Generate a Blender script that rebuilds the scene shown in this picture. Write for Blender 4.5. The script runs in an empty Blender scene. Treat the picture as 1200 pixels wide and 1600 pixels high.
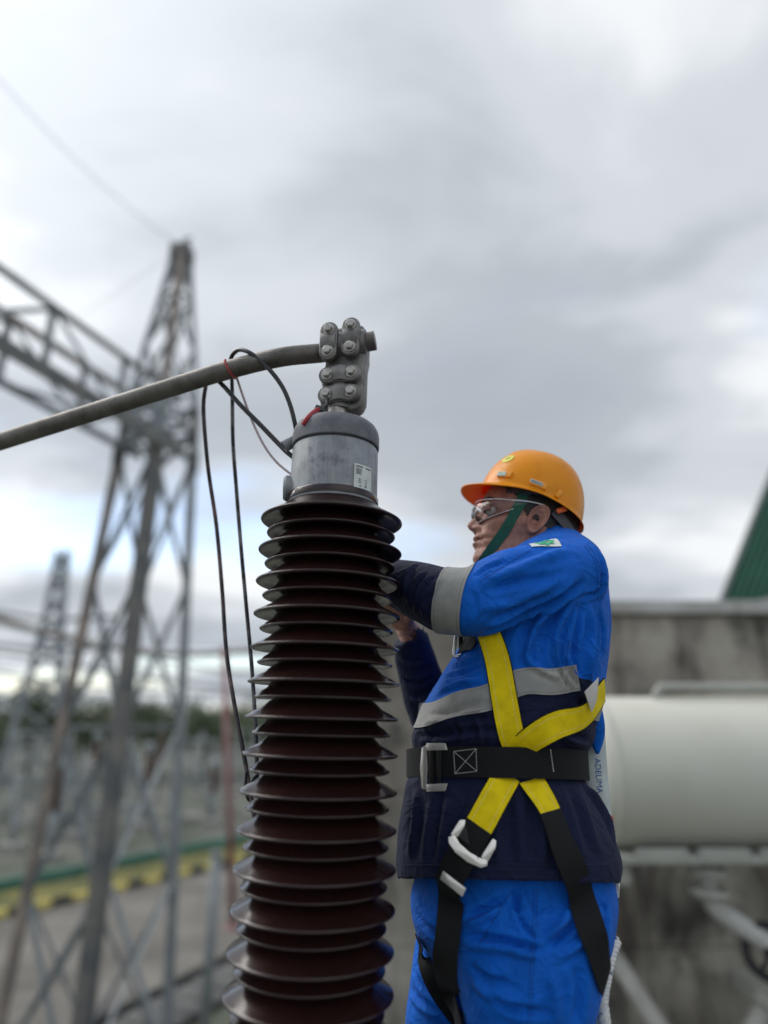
import bpy, bmesh, math, random
import numpy as np
from mathutils import Vector, Matrix, noise
from mathutils.bvhtree import BVHTree

random.seed(7)
sc = bpy.context.scene
R = math.radians

# ------------------------------------------------------------------ camera
CAM = Vector((0, 0, 5.0))
TILT = R(16.7)
FPX = 1600 * 24 / 36
cam = bpy.data.cameras.new('camera')
cam.sensor_fit = 'VERTICAL'
cam.sensor_height = 36
cam.sensor_width = 27
cam.lens = 24
cam.clip_start = 0.05
cam.clip_end = 3000
cam.dof.use_dof = True
cam.dof.focus_distance = 1.36
cam.dof.aperture_fstop = 0.88
camo = bpy.data.objects.new('camera', cam)
camo.location = CAM
camo.rotation_euler = (R(90) + TILT, 0, 0)
sc.collection.objects.link(camo)
sc.camera = camo

# ------------------------------------------------------------------ sky and sun
SUN_DIR = Vector((-0.60, 0.36, 0.71)).normalized()      # towards the sun, veiled by cloud
w = bpy.data.worlds.new('World')
sc.world = w
w.use_nodes = True
nt = w.node_tree
nt.nodes.clear()


def wn(t, **k):
    n = nt.nodes.new(t)
    for a, b in k.items():
        setattr(n, a, b)
    return n


def wmath(op, a, b=None, clamp=False):
    n = wn('ShaderNodeMath', operation=op, use_clamp=clamp)
    for i, v in enumerate((a, b)):
        if v is None:
            continue
        if isinstance(v, (int, float)):
            n.inputs[i].default_value = v
        else:
            nt.links.new(v, n.inputs[i])
    return n.outputs[0]


sky = wn('ShaderNodeTexSky', sky_type='NISHITA', sun_disc=False)
sky.sun_elevation = math.asin(SUN_DIR.z)
sky.sun_rotation = math.atan2(SUN_DIR.x, SUN_DIR.y)
sky.air_density = 1.0
sky.dust_density = 1.5
tc = wn('ShaderNodeTexCoord')
sep = wn('ShaderNodeSeparateXYZ')
nt.links.new(tc.outputs['Generated'], sep.inputs[0])
zz = wmath('ADD', wmath('MAXIMUM', sep.outputs['Z'], 0.0), 0.16)
cx_ = wmath('DIVIDE', sep.outputs['X'], zz)
cy_ = wmath('DIVIDE', sep.outputs['Y'], zz)
comb = wn('ShaderNodeCombineXYZ')
nt.links.new(cx_, comb.inputs[0])
nt.links.new(cy_, comb.inputs[1])


def wnoise(scale, detail, rough, loc, dist=0.0, sx=1.0):
    m = wn('ShaderNodeMapping')
    m.inputs['Location'].default_value = loc
    m.inputs['Scale'].default_value = (sx, 1, 1)
    nt.links.new(comb.outputs[0], m.inputs['Vector'])
    n = wn('ShaderNodeTexNoise')
    n.inputs['Scale'].default_value = scale
    n.inputs['Detail'].default_value = detail
    n.inputs['Roughness'].default_value = rough
    n.inputs['Distortion'].default_value = dist
    nt.links.new(m.outputs[0], n.inputs['Vector'])
    return n.outputs['Fac']


def wramp(fac, stops):
    r = wn('ShaderNodeValToRGB')
    r.color_ramp.interpolation = 'EASE'
    e = r.color_ramp.elements
    while len(e) < len(stops):
        e.new(0.5)
    for el, (p, c) in zip(e, stops):
        el.position = p
        el.color = (*c, 1)
    nt.links.new(fac, r.inputs[0])
    return r.outputs[0]


SKY_BIG = (-10.3, -16.7, 1.5)
big = wnoise(0.75, 3, 0.45, SKY_BIG, 0.2, 0.8)
med = wnoise(2.1, 6, 0.52, (-6.5, 17.9, 5.4), 0.25, 0.75)
thick = wmath('ADD', wmath('MULTIPLY', big, 0.66), wmath('MULTIPLY', med, 0.34))
cl = wramp(thick, [(0.36, (10.2, 10.3, 10.4)), (0.45, (8.8, 9.1, 9.4)), (0.52, (6.3, 6.7, 7.15)),
                   (0.60, (4.7, 5.1, 5.6)), (0.72, (4.1, 4.5, 5.0))])
cover = wnoise(0.9, 5, 0.5, (-18.0, 19.6, 17.8), 0.2, 0.7)
hole = wramp(cover, [(0.53, (0, 0, 0)), (0.66, (1, 1, 1))])
hole = wmath('MULTIPLY', hole, 0.7)
skm = wn('ShaderNodeMix', data_type='RGBA', blend_type='MULTIPLY')
skm.inputs['Factor'].default_value = 1.0
nt.links.new(sky.outputs[0], skm.inputs['A'])
skm.inputs['B'].default_value = (1.5, 1.6, 1.7, 1)
# cloud glows round the veiled sun
dotn = wn('ShaderNodeVectorMath', operation='DOT_PRODUCT')
nt.links.new(tc.outputs['Generated'], dotn.inputs[0])
dotn.inputs[1].default_value = SUN_DIR
glow = wmath('POWER', wmath('MAXIMUM', dotn.outputs['Value'], 0.0), 7.0)
glow = wmath('ADD', wmath('MULTIPLY', glow, 0.42), 0.74)
clg = wn('ShaderNodeVectorMath', operation='SCALE')
nt.links.new(cl, clg.inputs[0])
nt.links.new(glow, clg.inputs['Scale'])
mix = wn('ShaderNodeMix', data_type='RGBA')
nt.links.new(hole, mix.inputs['Factor'])
nt.links.new(clg.outputs[0], mix.inputs['A'])
nt.links.new(skm.outputs['Result'], mix.inputs['B'])
bg = wn('ShaderNodeBackground')
bg.inputs['Strength'].default_value = 0.1
nt.links.new(mix.outputs['Result'], bg.inputs['Color'])
out = wn('ShaderNodeOutputWorld')
nt.links.new(bg.outputs[0], out.inputs['Surface'])

sun = bpy.data.lights.new('sun', 'SUN')
sun.energy = 1.5
sun.angle = R(40)
sun.color = (1.0, 0.96, 0.9)
suno = bpy.data.objects.new('sun', sun)
suno.rotation_euler = SUN_DIR.to_track_quat('Z', 'Y').to_euler()
suno.location = (0, 0, 30)
sc.collection.objects.link(suno)

sc.view_settings.view_transform = 'Standard'
sc.view_settings.look = 'None'
sc.view_settings.exposure = 0.5
sc.view_settings.gamma = 1.0
sc.view_settings.use_curve_mapping = False
sc.cycles.max_bounces = 8
sc.cycles.transparent_max_bounces = 12
sc.cycles.use_denoising = True

# ------------------------------------------------------------------ helpers
FWD = Vector((0, math.cos(TILT), math.sin(TILT)))
UPV = Vector((0, -math.sin(TILT), math.cos(TILT)))
RGT = Vector((1, 0, 0))


def ray(px, py):
    return (RGT * ((px - 600) / FPX) + UPV * ((800 - py) / FPX) + FWD).normalized()


def at(px, py, Y):
    """world point on the sight line of a photo pixel, Y metres in front of the lens"""
    d = ray(px, py)
    return CAM + d * (Y / d.y)


def gp(px, py, z=0.0):
    d = ray(px, py)
    return CAM + d * ((z - CAM.z) / d.z)


def depth(p):
    return (p - CAM).dot(FWD)


def pxm(p):
    """metres per photo pixel at a world point"""
    return depth(p) / FPX


MATS = {}


def mat(name, col, rough=0.5, metal=0.0, var=0.0, vscale=20.0, bump=0.0, bscale=200.0, coat=0.0, col2=None,
        stretch=(1, 1, 1), sheen=0.0, spec=0.5, det=5.0, lo=0.35, hi=0.65, rvar=0.0):
    if name in MATS:
        return MATS[name]
    m = bpy.data.materials.new(name)
    m.use_nodes = True
    t = m.node_tree
    b = t.nodes['Principled BSDF']
    b.inputs['Base Color'].default_value = (*col, 1)
    b.inputs['Roughness'].default_value = rough
    b.inputs['Metallic'].default_value = metal
    b.inputs['Specular IOR Level'].default_value = spec
    b.inputs['Coat Weight'].default_value = coat
    b.inputs['Coat Roughness'].default_value = 0.06
    if sheen:
        b.inputs['Sheen Weight'].default_value = sheen
    c = t.nodes.new('ShaderNodeTexCoord')
    mp = t.nodes.new('ShaderNodeMapping')
    mp.inputs['Scale'].default_value = stretch
    t.links.new(c.outputs['Object'], mp.inputs[0])
    if var or col2:
        n = t.nodes.new('ShaderNodeTexNoise')
        n.inputs['Scale'].default_value = vscale
        n.inputs['Detail'].default_value = det
        n.inputs['Roughness'].default_value = 0.6
        t.links.new(mp.outputs[0], n.inputs['Vector'])
        r = t.nodes.new('ShaderNodeValToRGB')
        c2 = col2 or tuple(min(1, x * (1 + var)) for x in col)
        c1 = col if col2 else tuple(x * (1 - var) for x in col)
        r.color_ramp.elements[0].position = lo
        r.color_ramp.elements[0].color = (*c1, 1)
        r.color_ramp.elements[1].position = hi
        r.color_ramp.elements[1].color = (*c2, 1)
        t.links.new(n.outputs['Fac'], r.inputs[0])
        t.links.new(r.outputs[0], b.inputs['Base Color'])
        if rvar:
            mr = t.nodes.new('ShaderNodeMapRange')
            mr.inputs['To Min'].default_value = max(0.02, rough - rvar)
            mr.inputs['To Max'].default_value = min(1, rough + rvar)
            mr.inputs['From Min'].default_value = 0.3
            mr.inputs['From Max'].default_value = 0.7
            t.links.new(n.outputs['Fac'], mr.inputs['Value'])
            t.links.new(mr.outputs[0], b.inputs['Roughness'])
    if bump:
        n2 = t.nodes.new('ShaderNodeTexNoise')
        n2.inputs['Scale'].default_value = bscale
        n2.inputs['Detail'].default_value = 4
        t.links.new(mp.outputs[0], n2.inputs['Vector'])
        bp = t.nodes.new('ShaderNodeBump')
        bp.inputs['Strength'].default_value = bump
        bp.inputs['Distance'].default_value = 0.002
        t.links.new(n2.outputs['Fac'], bp.inputs['Height'])
        t.links.new(bp.outputs[0], b.inputs['Normal'])
    MATS[name] = m
    return m


WORLDLOC = {}


def empty(name, loc, parent=None, label=None, cat=None, group=None, kind=None):
    o = bpy.data.objects.new(name, None)
    o.empty_display_size = 0.05
    sc.collection.objects.link(o)
    loc = Vector(loc)
    WORLDLOC[o.name] = loc
    o.location = loc - (WORLDLOC[parent.name] if parent else Vector())
    o.parent = parent
    tag(o, label, cat, group, kind)
    return o


def tag(o, label=None, cat=None, group=None, kind=None):
    if label:
        o['label'] = label
    if cat:
        o['category'] = cat
    if group:
        o['group'] = group
    if kind:
        o['kind'] = kind
    return o


def mesh_of(name, V, F, smooth=True):
    me = bpy.data.meshes.new(name)
    me.from_pydata([tuple(v) for v in V], [], [tuple(f) for f in F])
    me.validate()
    me.update()
    if smooth:
        me.polygons.foreach_set('use_smooth', [True] * len(me.polygons))
    return me


def add(name, VF, m, parent=None, smooth=True, label=None, cat=None, group=None, kind=None, origin=None):
    """VF = (verts in world space, faces) -> one mesh object (origin at its parent's origin, or at its own base)"""
    V, F = VF
    if parent is not None:
        org = WORLDLOC[parent.name]
    elif origin is not None:
        org = Vector(origin)
    else:
        A = np.array([tuple(v) for v in V])
        org = Vector((A[:, 0].mean(), A[:, 1].mean(), A[:, 2].min()))
    me = mesh_of(name, [Vector(v) - org for v in V], F, smooth)
    ms = m if isinstance(m, (list, tuple)) else [m]
    for x in ms:
        me.materials.append(x)
    o = bpy.data.objects.new(name, me)
    sc.collection.objects.link(o)
    WORLDLOC[o.name] = org
    o.parent = parent
    o.location = Vector() if parent is not None else org
    if smooth == 'auto':
        autosmooth(me)
    return tag(o, label, cat, group, kind)


def autosmooth(me, ang=35):
    me.polygons.foreach_set('use_smooth', [True] * len(me.polygons))
    bm = bmesh.new()
    bm.from_mesh(me)
    for e in bm.edges:
        e.smooth = not (len(e.link_faces) == 2 and e.calc_face_angle(0) > R(ang))
    bm.to_mesh(me)
    bm.free()


def shared(name, me, loc, parent, rot=(0, 0, 0), scale=(1, 1, 1), **k):
    o = bpy.data.objects.new(name, me)
    sc.collection.objects.link(o)
    WORLDLOC[o.name] = Vector(loc)
    o.parent = parent
    o.location = Vector(loc) - (WORLDLOC[parent.name] if parent else Vector())
    o.rotation_euler = rot
    o.scale = scale
    return tag(o, **k)


def merge(*vfs):
    V, F = [], []
    for v, f in vfs:
        n = len(V)
        V += list(v)
        F += [tuple(i + n for i in q) for q in f]
    return V, F


def box(c, s, rot=None):
    """box centred at c with full sizes s"""
    c = Vector(c)
    V = []
    for x in (-.5, .5):
        for y in (-.5, .5):
            for z in (-.5, .5):
                p = Vector((x * s[0], y * s[1], z * s[2]))
                if rot is not None:
                    p = rot @ p
                V.append(c + p)
    return V, [(0, 1, 3, 2), (4, 6, 7, 5), (0, 4, 5, 1), (2, 3, 7, 6), (0, 2, 6, 4), (1, 5, 7, 3)]


def bevel(VF, w, seg=2, ang=30):
    bm = bmesh.new()
    vs = [bm.verts.new(v) for v in VF[0]]
    for f in VF[1]:
        try:
            bm.faces.new([vs[i] for i in f])
        except ValueError:
            pass
    bm.normal_update()
    es = [e for e in bm.edges if len(e.link_faces) == 2 and e.calc_face_angle(0) > R(ang)]
    bmesh.ops.bevel(bm, geom=es, offset=w, segments=seg, profile=0.5, affect='EDGES', clamp_overlap=True)
    bm.verts.index_update()
    V = [v.co.copy() for v in bm.verts]
    F = [tuple(v.index for v in f.verts) for f in bm.faces]
    bm.free()
    return V, F


def frame(d, hint=(0, 0, 1)):
    d = Vector(d).normalized()
    h = Vector(hint)
    if abs(d.dot(h)) > 0.95:
        h = Vector((1, 0, 0)) if abs(d.x) < 0.9 else Vector((0, 1, 0))
    a = h.cross(d).normalized()
    return a, d.cross(a).normalized(), d


def spline(P, n):
    """Catmull-Rom through P (lists of equal-length tuples), n points per span"""
    A = np.array([tuple(p) for p in P], float)
    out = []
    L = len(A)
    for i in range(L - 1):
        p0, p1, p2, p3 = A[max(i - 1, 0)], A[i], A[i + 1], A[min(i + 2, L - 1)]
        for k in range(n):
            t = k / n
            out.append(0.5 * ((2 * p1) + (-p0 + p2) * t + (2 * p0 - 5 * p1 + 4 * p2 - p3) * t * t
                              + (-p0 + 3 * p1 - 3 * p2 + p3) * t ** 3))
    out.append(A[-1])
    return np.array(out)


def tube(P, r, n=12, cap=True):
    P = [Vector(p) for p in P]
    rs = r if isinstance(r, (list, tuple, np.ndarray)) else [r] * len(P)
    V, F = [], []
    a = None
    for i, p in enumerate(P):
        t = (P[min(i + 1, len(P) - 1)] - P[max(i - 1, 0)]).normalized()
        if a is None:
            a = frame(t)[0]
        a = (a - t * a.dot(t)).normalized()
        b = t.cross(a)
        for k in range(n):
            g = 2 * math.pi * k / n
            V.append(p + (a * math.cos(g) + b * math.sin(g)) * float(rs[i]))
    for i in range(len(P) - 1):
        for k in range(n):
            k2 = (k + 1) % n
            F.append((i * n + k, i * n + k2, (i + 1) * n + k2, (i + 1) * n + k))
    if cap:
        F.append(tuple(range(n))[::-1])
        F.append(tuple((len(P) - 1) * n + k for k in range(n)))
    return V, F


def lathe(prof, n=64, O=Vector(), ax=(0, 0, 1), closed=False):
    """prof: [(radius, height)] turned about ax through O"""
    a, b, d = frame(ax)
    V, F = [], []
    for r, h in prof:
        for k in range(n):
            g = 2 * math.pi * k / n
            V.append(O + d * h + (a * math.cos(g) + b * math.sin(g)) * r)
    m = len(prof)
    for i in range(m if closed else m - 1):
        j = (i + 1) % m
        for k in range(n):
            k2 = (k + 1) % n
            F.append((i * n + k, i * n + k2, j * n + k2, j * n + k))
    if not closed:
        if prof[0][0] > 1e-6:
            F.append(tuple(range(n))[::-1])
        if prof[-1][0] > 1e-6:
            F.append(tuple((m - 1) * n + k for k in range(n)))
    return V, F


def extrude2d(pts, t, M):
    """polygon pts (x,y) of thickness t (z from 0 to t) placed with matrix M"""
    n = len(pts)
    V = [M @ Vector((x, y, 0)) for x, y in pts] + [M @ Vector((x, y, t)) for x, y in pts]
    F = [tuple(range(n))[::-1], tuple(range(n, 2 * n))]
    for i in range(n):
        j = (i + 1) % n
        F.append((i, j, n + j, n + i))
    return V, F


def stadium(L, r, n=10):
    pts = []
    for k in range(n + 1):
        g = -math.pi / 2 + math.pi * k / n
        pts.append((L / 2 + r * math.cos(g), r * math.sin(g)))
    for k in range(n + 1):
        g = math.pi / 2 + math.pi * k / n
        pts.append((-L / 2 + r * math.cos(g), r * math.sin(g)))
    return pts


def basis(o, x, y, z):
    return Matrix(((x[0], y[0], z[0], o[0]), (x[1], y[1], z[1], o[1]), (x[2], y[2], z[2], o[2]), (0, 0, 0, 1)))


def bvh(VF):
    return BVHTree.FromPolygons([Vector(v) for v in VF[0]], [tuple(f) for f in VF[1]])


def remesh(VF, vox, smooth=6, fac=0.5):
    me = mesh_of('tmp', *VF)
    o = bpy.data.objects.new('tmp', me)
    sc.collection.objects.link(o)
    md = o.modifiers.new('r', 'REMESH')
    md.mode = 'VOXEL'
    md.voxel_size = vox
    if smooth:
        s = o.modifiers.new('s', 'SMOOTH')
        s.factor = fac
        s.iterations = smooth
    dg = bpy.context.evaluated_depsgraph_get()
    e = o.evaluated_get(dg)
    m2 = bpy.data.meshes.new_from_object(e)
    V = np.empty(len(m2.vertices) * 3)
    m2.vertices.foreach_get('co', V)
    V = V.reshape(-1, 3)
    F = [tuple(p.vertices) for p in m2.polygons]
    bpy.data.objects.remove(o)
    bpy.data.meshes.remove(me)
    bpy.data.meshes.remove(m2)
    return V, F


def vnormals(V, F):
    me = mesh_of('n', V, F)
    N = np.empty(len(me.vertices) * 3)
    me.vertices.foreach_get('normal', N)
    bpy.data.meshes.remove(me)
    return N.reshape(-1, 3)


def text2d(body, size):
    c = bpy.data.curves.new('t', 'FONT')
    c.body = body
    c.size = size
    c.align_x = 'CENTER'
    c.align_y = 'CENTER'
    c.resolution_u = 2
    o = bpy.data.objects.new('t', c)
    sc.collection.objects.link(o)
    dg = bpy.context.evaluated_depsgraph_get()
    me = bpy.data.meshes.new_from_object(o.evaluated_get(dg))
    V = [(v.co.x, v.co.y) for v in me.vertices]
    F = [tuple(p.vertices) for p in me.polygons]
    bpy.data.objects.remove(o)
    bpy.data.meshes.remove(me)
    return V, F


def on_surface(tree, c, x, y, V2, F2, off):
    """wrap flat 2-d shapes (in the tangent frame x,y at c) onto a surface"""
    V = []
    for u, v in V2:
        p = c + x * u + y * v
        h, n, _, _ = tree.find_nearest(p)
        if h is not None and n.dot(x.cross(y) if x.cross(y).dot(CAM - c) > 0 else y.cross(x)) < 0:
            n = -n
        V.append(h + n * off if h is not None else p)
    return V, F2


def grid2d(w, h, nx, ny):
    V = [(-w / 2 + w * i / nx, -h / 2 + h * j / ny) for j in range(ny + 1) for i in range(nx + 1)]
    F = [(j * (nx + 1) + i, j * (nx + 1) + i + 1, (j + 1) * (nx + 1) + i + 1, (j + 1) * (nx + 1) + i)
         for j in range(ny) for i in range(nx)]
    return V, F

# ------------------------------------------------------------------ materials
M_POR = mat('brown_porcelain', (0.0205, 0.0082, 0.0073), 0.19, coat=0.12, spec=0.42, var=0.25, vscale=9, bump=0.04, bscale=25, rvar=0.07)
M_CAP = mat('cast_aluminium', (0.23, 0.245, 0.26), 0.55, 0.35, var=0.22, vscale=26, bump=0.25, bscale=160)
M_DOME = mat('dark_grey_cast_iron', (0.135, 0.14, 0.155), 0.6, 0.3, var=0.25, vscale=30, bump=0.3, bscale=180)
M_CLAMP = mat('weathered_aluminium', (0.24, 0.235, 0.225), 0.5, 0.55, col2=(0.14, 0.13, 0.125), vscale=35, bump=0.3, bscale=220)
M_BOLT = mat('bolt_steel', (0.42, 0.40, 0.37), 0.42, 0.6, var=0.25, vscale=90)
M_COND = mat('stranded_aluminium', (0.21, 0.195, 0.18), 0.5, 0.55, col2=(0.10, 0.09, 0.082), vscale=14, bump=0.2, bscale=150)
M_RUB = mat('black_rubber', (0.012, 0.013, 0.016), 0.38, var=0.3)
M_BLACK = mat('black_plastic', (0.01, 0.01, 0.011), 0.45, var=0.2)
M_GALV = mat('galvanised_steel', (0.33, 0.36, 0.375), 0.6, 0.2, col2=(0.21, 0.235, 0.25), vscale=3)
M_RUSTY = mat('rusty_galvanised_steel', (0.34, 0.28, 0.235), 0.65, 0.2, col2=(0.15, 0.145, 0.14), vscale=2.2)
M_DARKST = mat('dark_steel', (0.09, 0.10, 0.11), 0.6, 0.2, col2=(0.20, 0.19, 0.17), vscale=2.5)
M_WHITE = mat('white_paint', (0.75, 0.76, 0.74), 0.45, var=0.06, vscale=8)


# ------------------------------------------------------------------ the setting
def sheet(pts, z):
    return [Vector((p[0], p[1], z)) for p in pts], [tuple(range(len(pts)))]


M_GROUND = mat('yard_gravel', (0.125, 0.125, 0.11), 0.95, col2=(0.045, 0.06, 0.035), vscale=0.35, bump=0.6, bscale=14)
M_ROAD = mat('concrete_road', (0.17, 0.16, 0.14), 0.9, col2=(0.085, 0.08, 0.07), vscale=0.55, bump=0.3, bscale=20)
M_GRASS = mat('verge_grass', (0.055, 0.065, 0.016), 0.95, col2=(0.15, 0.135, 0.03), vscale=0.8, bump=0.8, bscale=30)
M_YEL = mat('kerb_yellow', (0.58, 0.49, 0.14), 0.7, var=0.2, vscale=4)
M_KBLK = mat('kerb_black', (0.028, 0.027, 0.026), 0.75, var=0.3, vscale=4)
M_TEAL = mat('green_painted_concrete', (0.06, 0.17, 0.125), 0.85, var=0.25, vscale=1.5)

add('ground', sheet([(-700, -60), (700, -60), (700, 1200), (-700, 1200)], 0.0), M_GROUND, smooth=False, kind='structure')
K0, K1 = gp(0, 1437), gp(332, 1360)
kd = (K1 - K0).normalized()
kn = Vector((-kd.y, kd.x, 0))            # away from the camera
A, B = K0 - kd * 16, K0 + kd * 40
add('road', sheet([A - kn * 8.5, B - kn * 8.5, B, A], 0.02), M_ROAD, smooth=False, kind='structure')
add('grass_verge', sheet([A + kn * 0.15, B + kn * 0.15, B + kn * 2.6, A + kn * 2.6], 0.06), M_GRASS, smooth=False, kind='structure')
kerb = empty('kerb', A, kind='structure')
ang = math.atan2(kd.y, kd.x)
kb = {}
for c, m in ((0, M_YEL), (1, M_KBLK)):
    me = mesh_of('kerb_block', *bevel(box((0, 0, 0.07), (0.585, 0.16, 0.22)), 0.02, 2))
    me.materials.append(m)
    kb[c] = me
for i in range(70):
    p = A + kd * (0.3 + i * 0.6) + kn * 0.07
    p.z = 0.03
    shared('kerb_block', kb[i % 2], p, kerb, (0, 0, ang))
# low green painted wall behind the verge
gw = []
for i in range(14):
    p = A + kd * (1.5 + i * 3) + kn * 2.95
    gw.append(bevel(box((p.x, p.y, 0.17), (2.96, 0.22, 0.34), Matrix.Rotation(ang, 3, 'Z')), 0.02, 1))
r = empty('low_wall', A + kn * 2.95, label='low green painted wall behind the yellow grass verge', cat='wall')
for g in gw:
    add('wall_block', g, M_TEAL, r, smooth=False)
# cable trench with cover slabs
T0, T1 = gp(120, 1625), gp(380, 1492)
td = (T1 - T0).normalized()
tn = Vector((-td.y, td.x, 0))
trench = empty('cable_trench', T0, kind='structure')
me = mesh_of('cover_slab', *bevel(box((0, 0, 0), (0.56, 1.1, 0.10)), 0.015, 1))
me.materials.append(mat('trench_concrete', (0.085, 0.085, 0.083), 0.9, var=0.3, vscale=3))
for i in range(16):
    p = T0 + td * (-1.5 + i * 0.6) - tn * 0.75
    p.z = 0.075 + random.uniform(-.012, .012)
    shared('cover_slab', me, p, trench, (0, 0, math.atan2(td.y, td.x)))
add('trench_kerb', bevel(box(T0 + td * 3.3 + Vector((0, 0, 0.09)), (10, 0.12, 0.18), Matrix.Rotation(math.atan2(td.y, td.x), 3, 'Z')), 0.02, 1),
    mat('trench_edge', (0.035, 0.035, 0.036), 0.9, var=0.2), trench, smooth=False)


# ------------------------------------------------------------------ lattice steelwork
def angle_bar(p, q, w, t=None, flip=1):
    """rolled angle section from p to q"""
    t = t or w * 0.12
    a, b, d = frame(q - p)
    L = (q - p).length
    c = (p + q) / 2
    V1, F1 = box((0, 0, 0), (w, t, L))
    V2, F2 = box((0, 0, 0), (t, w, L))
    M = Matrix((a, b, d)).transposed()
    V = [c + M @ (Vector(v) + Vector((0, flip * w / 2, 0))) for v in V1] + [c + M @ (Vector(v) + Vector((flip * w / 2, 0, 0))) for v in V2]
    return V, F1 + [tuple(i + 8 for i in f) for f in F2]


def lattice_column(root, base, rings, rot, leg_w, br_w, mats, horiz=True, lean=0.0, z0=0.0):
    """rings: [(height, side)]; four legs with crossed braces on the four faces"""
    cs = []
    for h, s in rings:
        row = []
        for k in range(4):
            g = rot + math.pi / 4 + k * math.pi / 2
            row.append(base + Vector((math.cos(g), math.sin(g), 0)) * (s / math.sqrt(2)) + Vector((lean * (h + z0), 0, h)))
        cs.append(row)
    for k in range(4):
        for i in range(len(cs) - 1):
            add('leg', angle_bar(cs[i][k], cs[i + 1][k], leg_w * (1.3 if k == 3 else .8)), mats[k % len(mats)], root, smooth=False)
    for i in range(len(cs) - 1):
        for k in range(4):
            j = (k + 1) % 4
            add('brace', angle_bar(cs[i][k], cs[i + 1][j], br_w), M_GALV, root, smooth=False)
            add('brace', angle_bar(cs[i][j], cs[i + 1][k], br_w * 0.9, flip=-1), M_GALV, root, smooth=False)
            if horiz and i % 3 == 2:
                add('cross_member', angle_bar(cs[i][k], cs[i][j], br_w), M_GALV, root, smooth=False)
    return cs


TB = Vector((at(193, 1115, 12.0).x - .1, 12.0, 0))
tower = empty('lattice_tower', TB, label='tall grey lattice steel tower with a pointed peak above the beam', cat='tower')
TM = [M_RUSTY, M_GALV, M_DARKST, M_GALV]
zb = at(247, 715, 12).z
zt = at(250, 632, 12).z
LEAN = 0.022
rings = []
nz = 4
for i in range(nz + 1):
    z = zb * i / nz
    rings.append((z, 1.72 + (0.92 - 1.72) * z / zb))
TROT = R(-27)
lattice_column(tower, TB, rings, TROT, 0.165, 0.06, [M_GALV, M_GALV, M_RUSTY, M_DARKST], lean=LEAN)
lattice_column(tower, TB + Vector((0, 0, zb)), [(0, 0.92), ((zt - zb) * .5, 0.9), (zt - zb, 0.86)], TROT, 0.15, 0.09, [M_DARKST, M_GALV], lean=LEAN, z0=zb)
zp = at(288, 400, 12).z
lattice_column(tower, TB + Vector((0, 0, zt)), [(0, 0.86), ((zp - zt) * .36, 0.66), ((zp - zt) * .7, 0.42), (zp - zt, 0.24)], TROT, 0.10, 0.05, [M_GALV, M_GALV, M_GALV, M_RUSTY], lean=LEAN, z0=zt)
pk = TB + Vector((LEAN * zp, 0, zp))
add('peak_plate', bevel(box(pk + Vector((0, 0, 0.03)), (0.42, 0.42, 0.34)), 0.03, 1), M_DARKST, tower, smooth=False)
add('peak_arm', tube([pk + Vector((-.05, 0, .2)), pk + Vector((0.02, 0, .38)), pk + Vector((.16, 0, .46))], 0.035, 8), M_GALV, tower)
for k in range(4):
    g = TROT + math.pi / 4 + k * math.pi / 2
    p = TB + Vector((math.cos(g), math.sin(g), 0)) * 0.66 + Vector((LEAN * zb, 0, zb - .05))
    add('gusset_plate', bevel(box(p, (0.22, 0.22, 0.40), Matrix.Rotation(g, 3, 'Z')), 0.02, 1), M_DARKST, tower, smooth=False)

# gantry beam running from the tower past the left of the frame
beam = empty('gantry_beam', TB + Vector((0, 0, zb)), label='box lattice gantry beam running from the tower out past the sky corner', cat='gantry beam')
bd = Vector((-1.22, -3.6, 0)).normalized()
bn = Vector((-bd.y, bd.x, 0))
zlo, zhi = zb + 0.05, zt + 0.02
nb = 6
chords = {}
for key, (s, z, m, wd) in {'a': (.42, zlo, M_DARKST, .24), 'b': (-.42, zlo, M_GALV, .14), 'c': (.42, zhi, M_DARKST, .13), 'd': (-.42, zhi, M_RUSTY, .15)}.items():
    pts = [TB + Vector((LEAN * zb, 0, 0)) + bn * s + bd * (i * 1.6) + Vector((0, 0, z)) for i in range(nb + 1)]
    chords[key] = pts
    for i in range(0, nb, 3):
        add('chord', angle_bar(pts[i], pts[i + 3], wd), m, beam, smooth=False)
for i in range(nb):
    for u, v in (('a', 'c'), ('b', 'd')):
        p, q = (chords[u][i], chords[v][i + 1]) if i % 2 else (chords[v][i], chords[u][i + 1])
        add('brace', angle_bar(p, q, 0.075), M_GALV, beam, smooth=False)
        add('post', angle_bar(chords[u][i + 1], chords[v][i + 1], 0.08), M_GALV, beam, smooth=False)
    p, q = (chords['a'][i], chords['b'][i + 1]) if i % 2 else (chords['b'][i], chords['a'][i + 1])
    add('brace', angle_bar(p, q, 0.06), M_GALV, beam, smooth=False)

# overhead earth wires leaving the peak
e0 = pk + Vector((0, 0, .2))
for (px, py, Y), nm in (((-60, 60, 7.0), 'thin overhead earth wire climbing from the tower peak to the upper corner'),
                        ((-40, 585, 30.0), 'faint overhead earth wire leaving the tower peak behind the beam')):
    e1 = at(px, py, Y)
    P = [e0.lerp(e1, i / 20) - Vector((0, 0, 0.25 * math.sin(math.pi * i / 20))) for i in range(21)]
    add('earth_wire', tube(P, 0.007, 6), M_GALV, label=nm, cat='wire')

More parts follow.
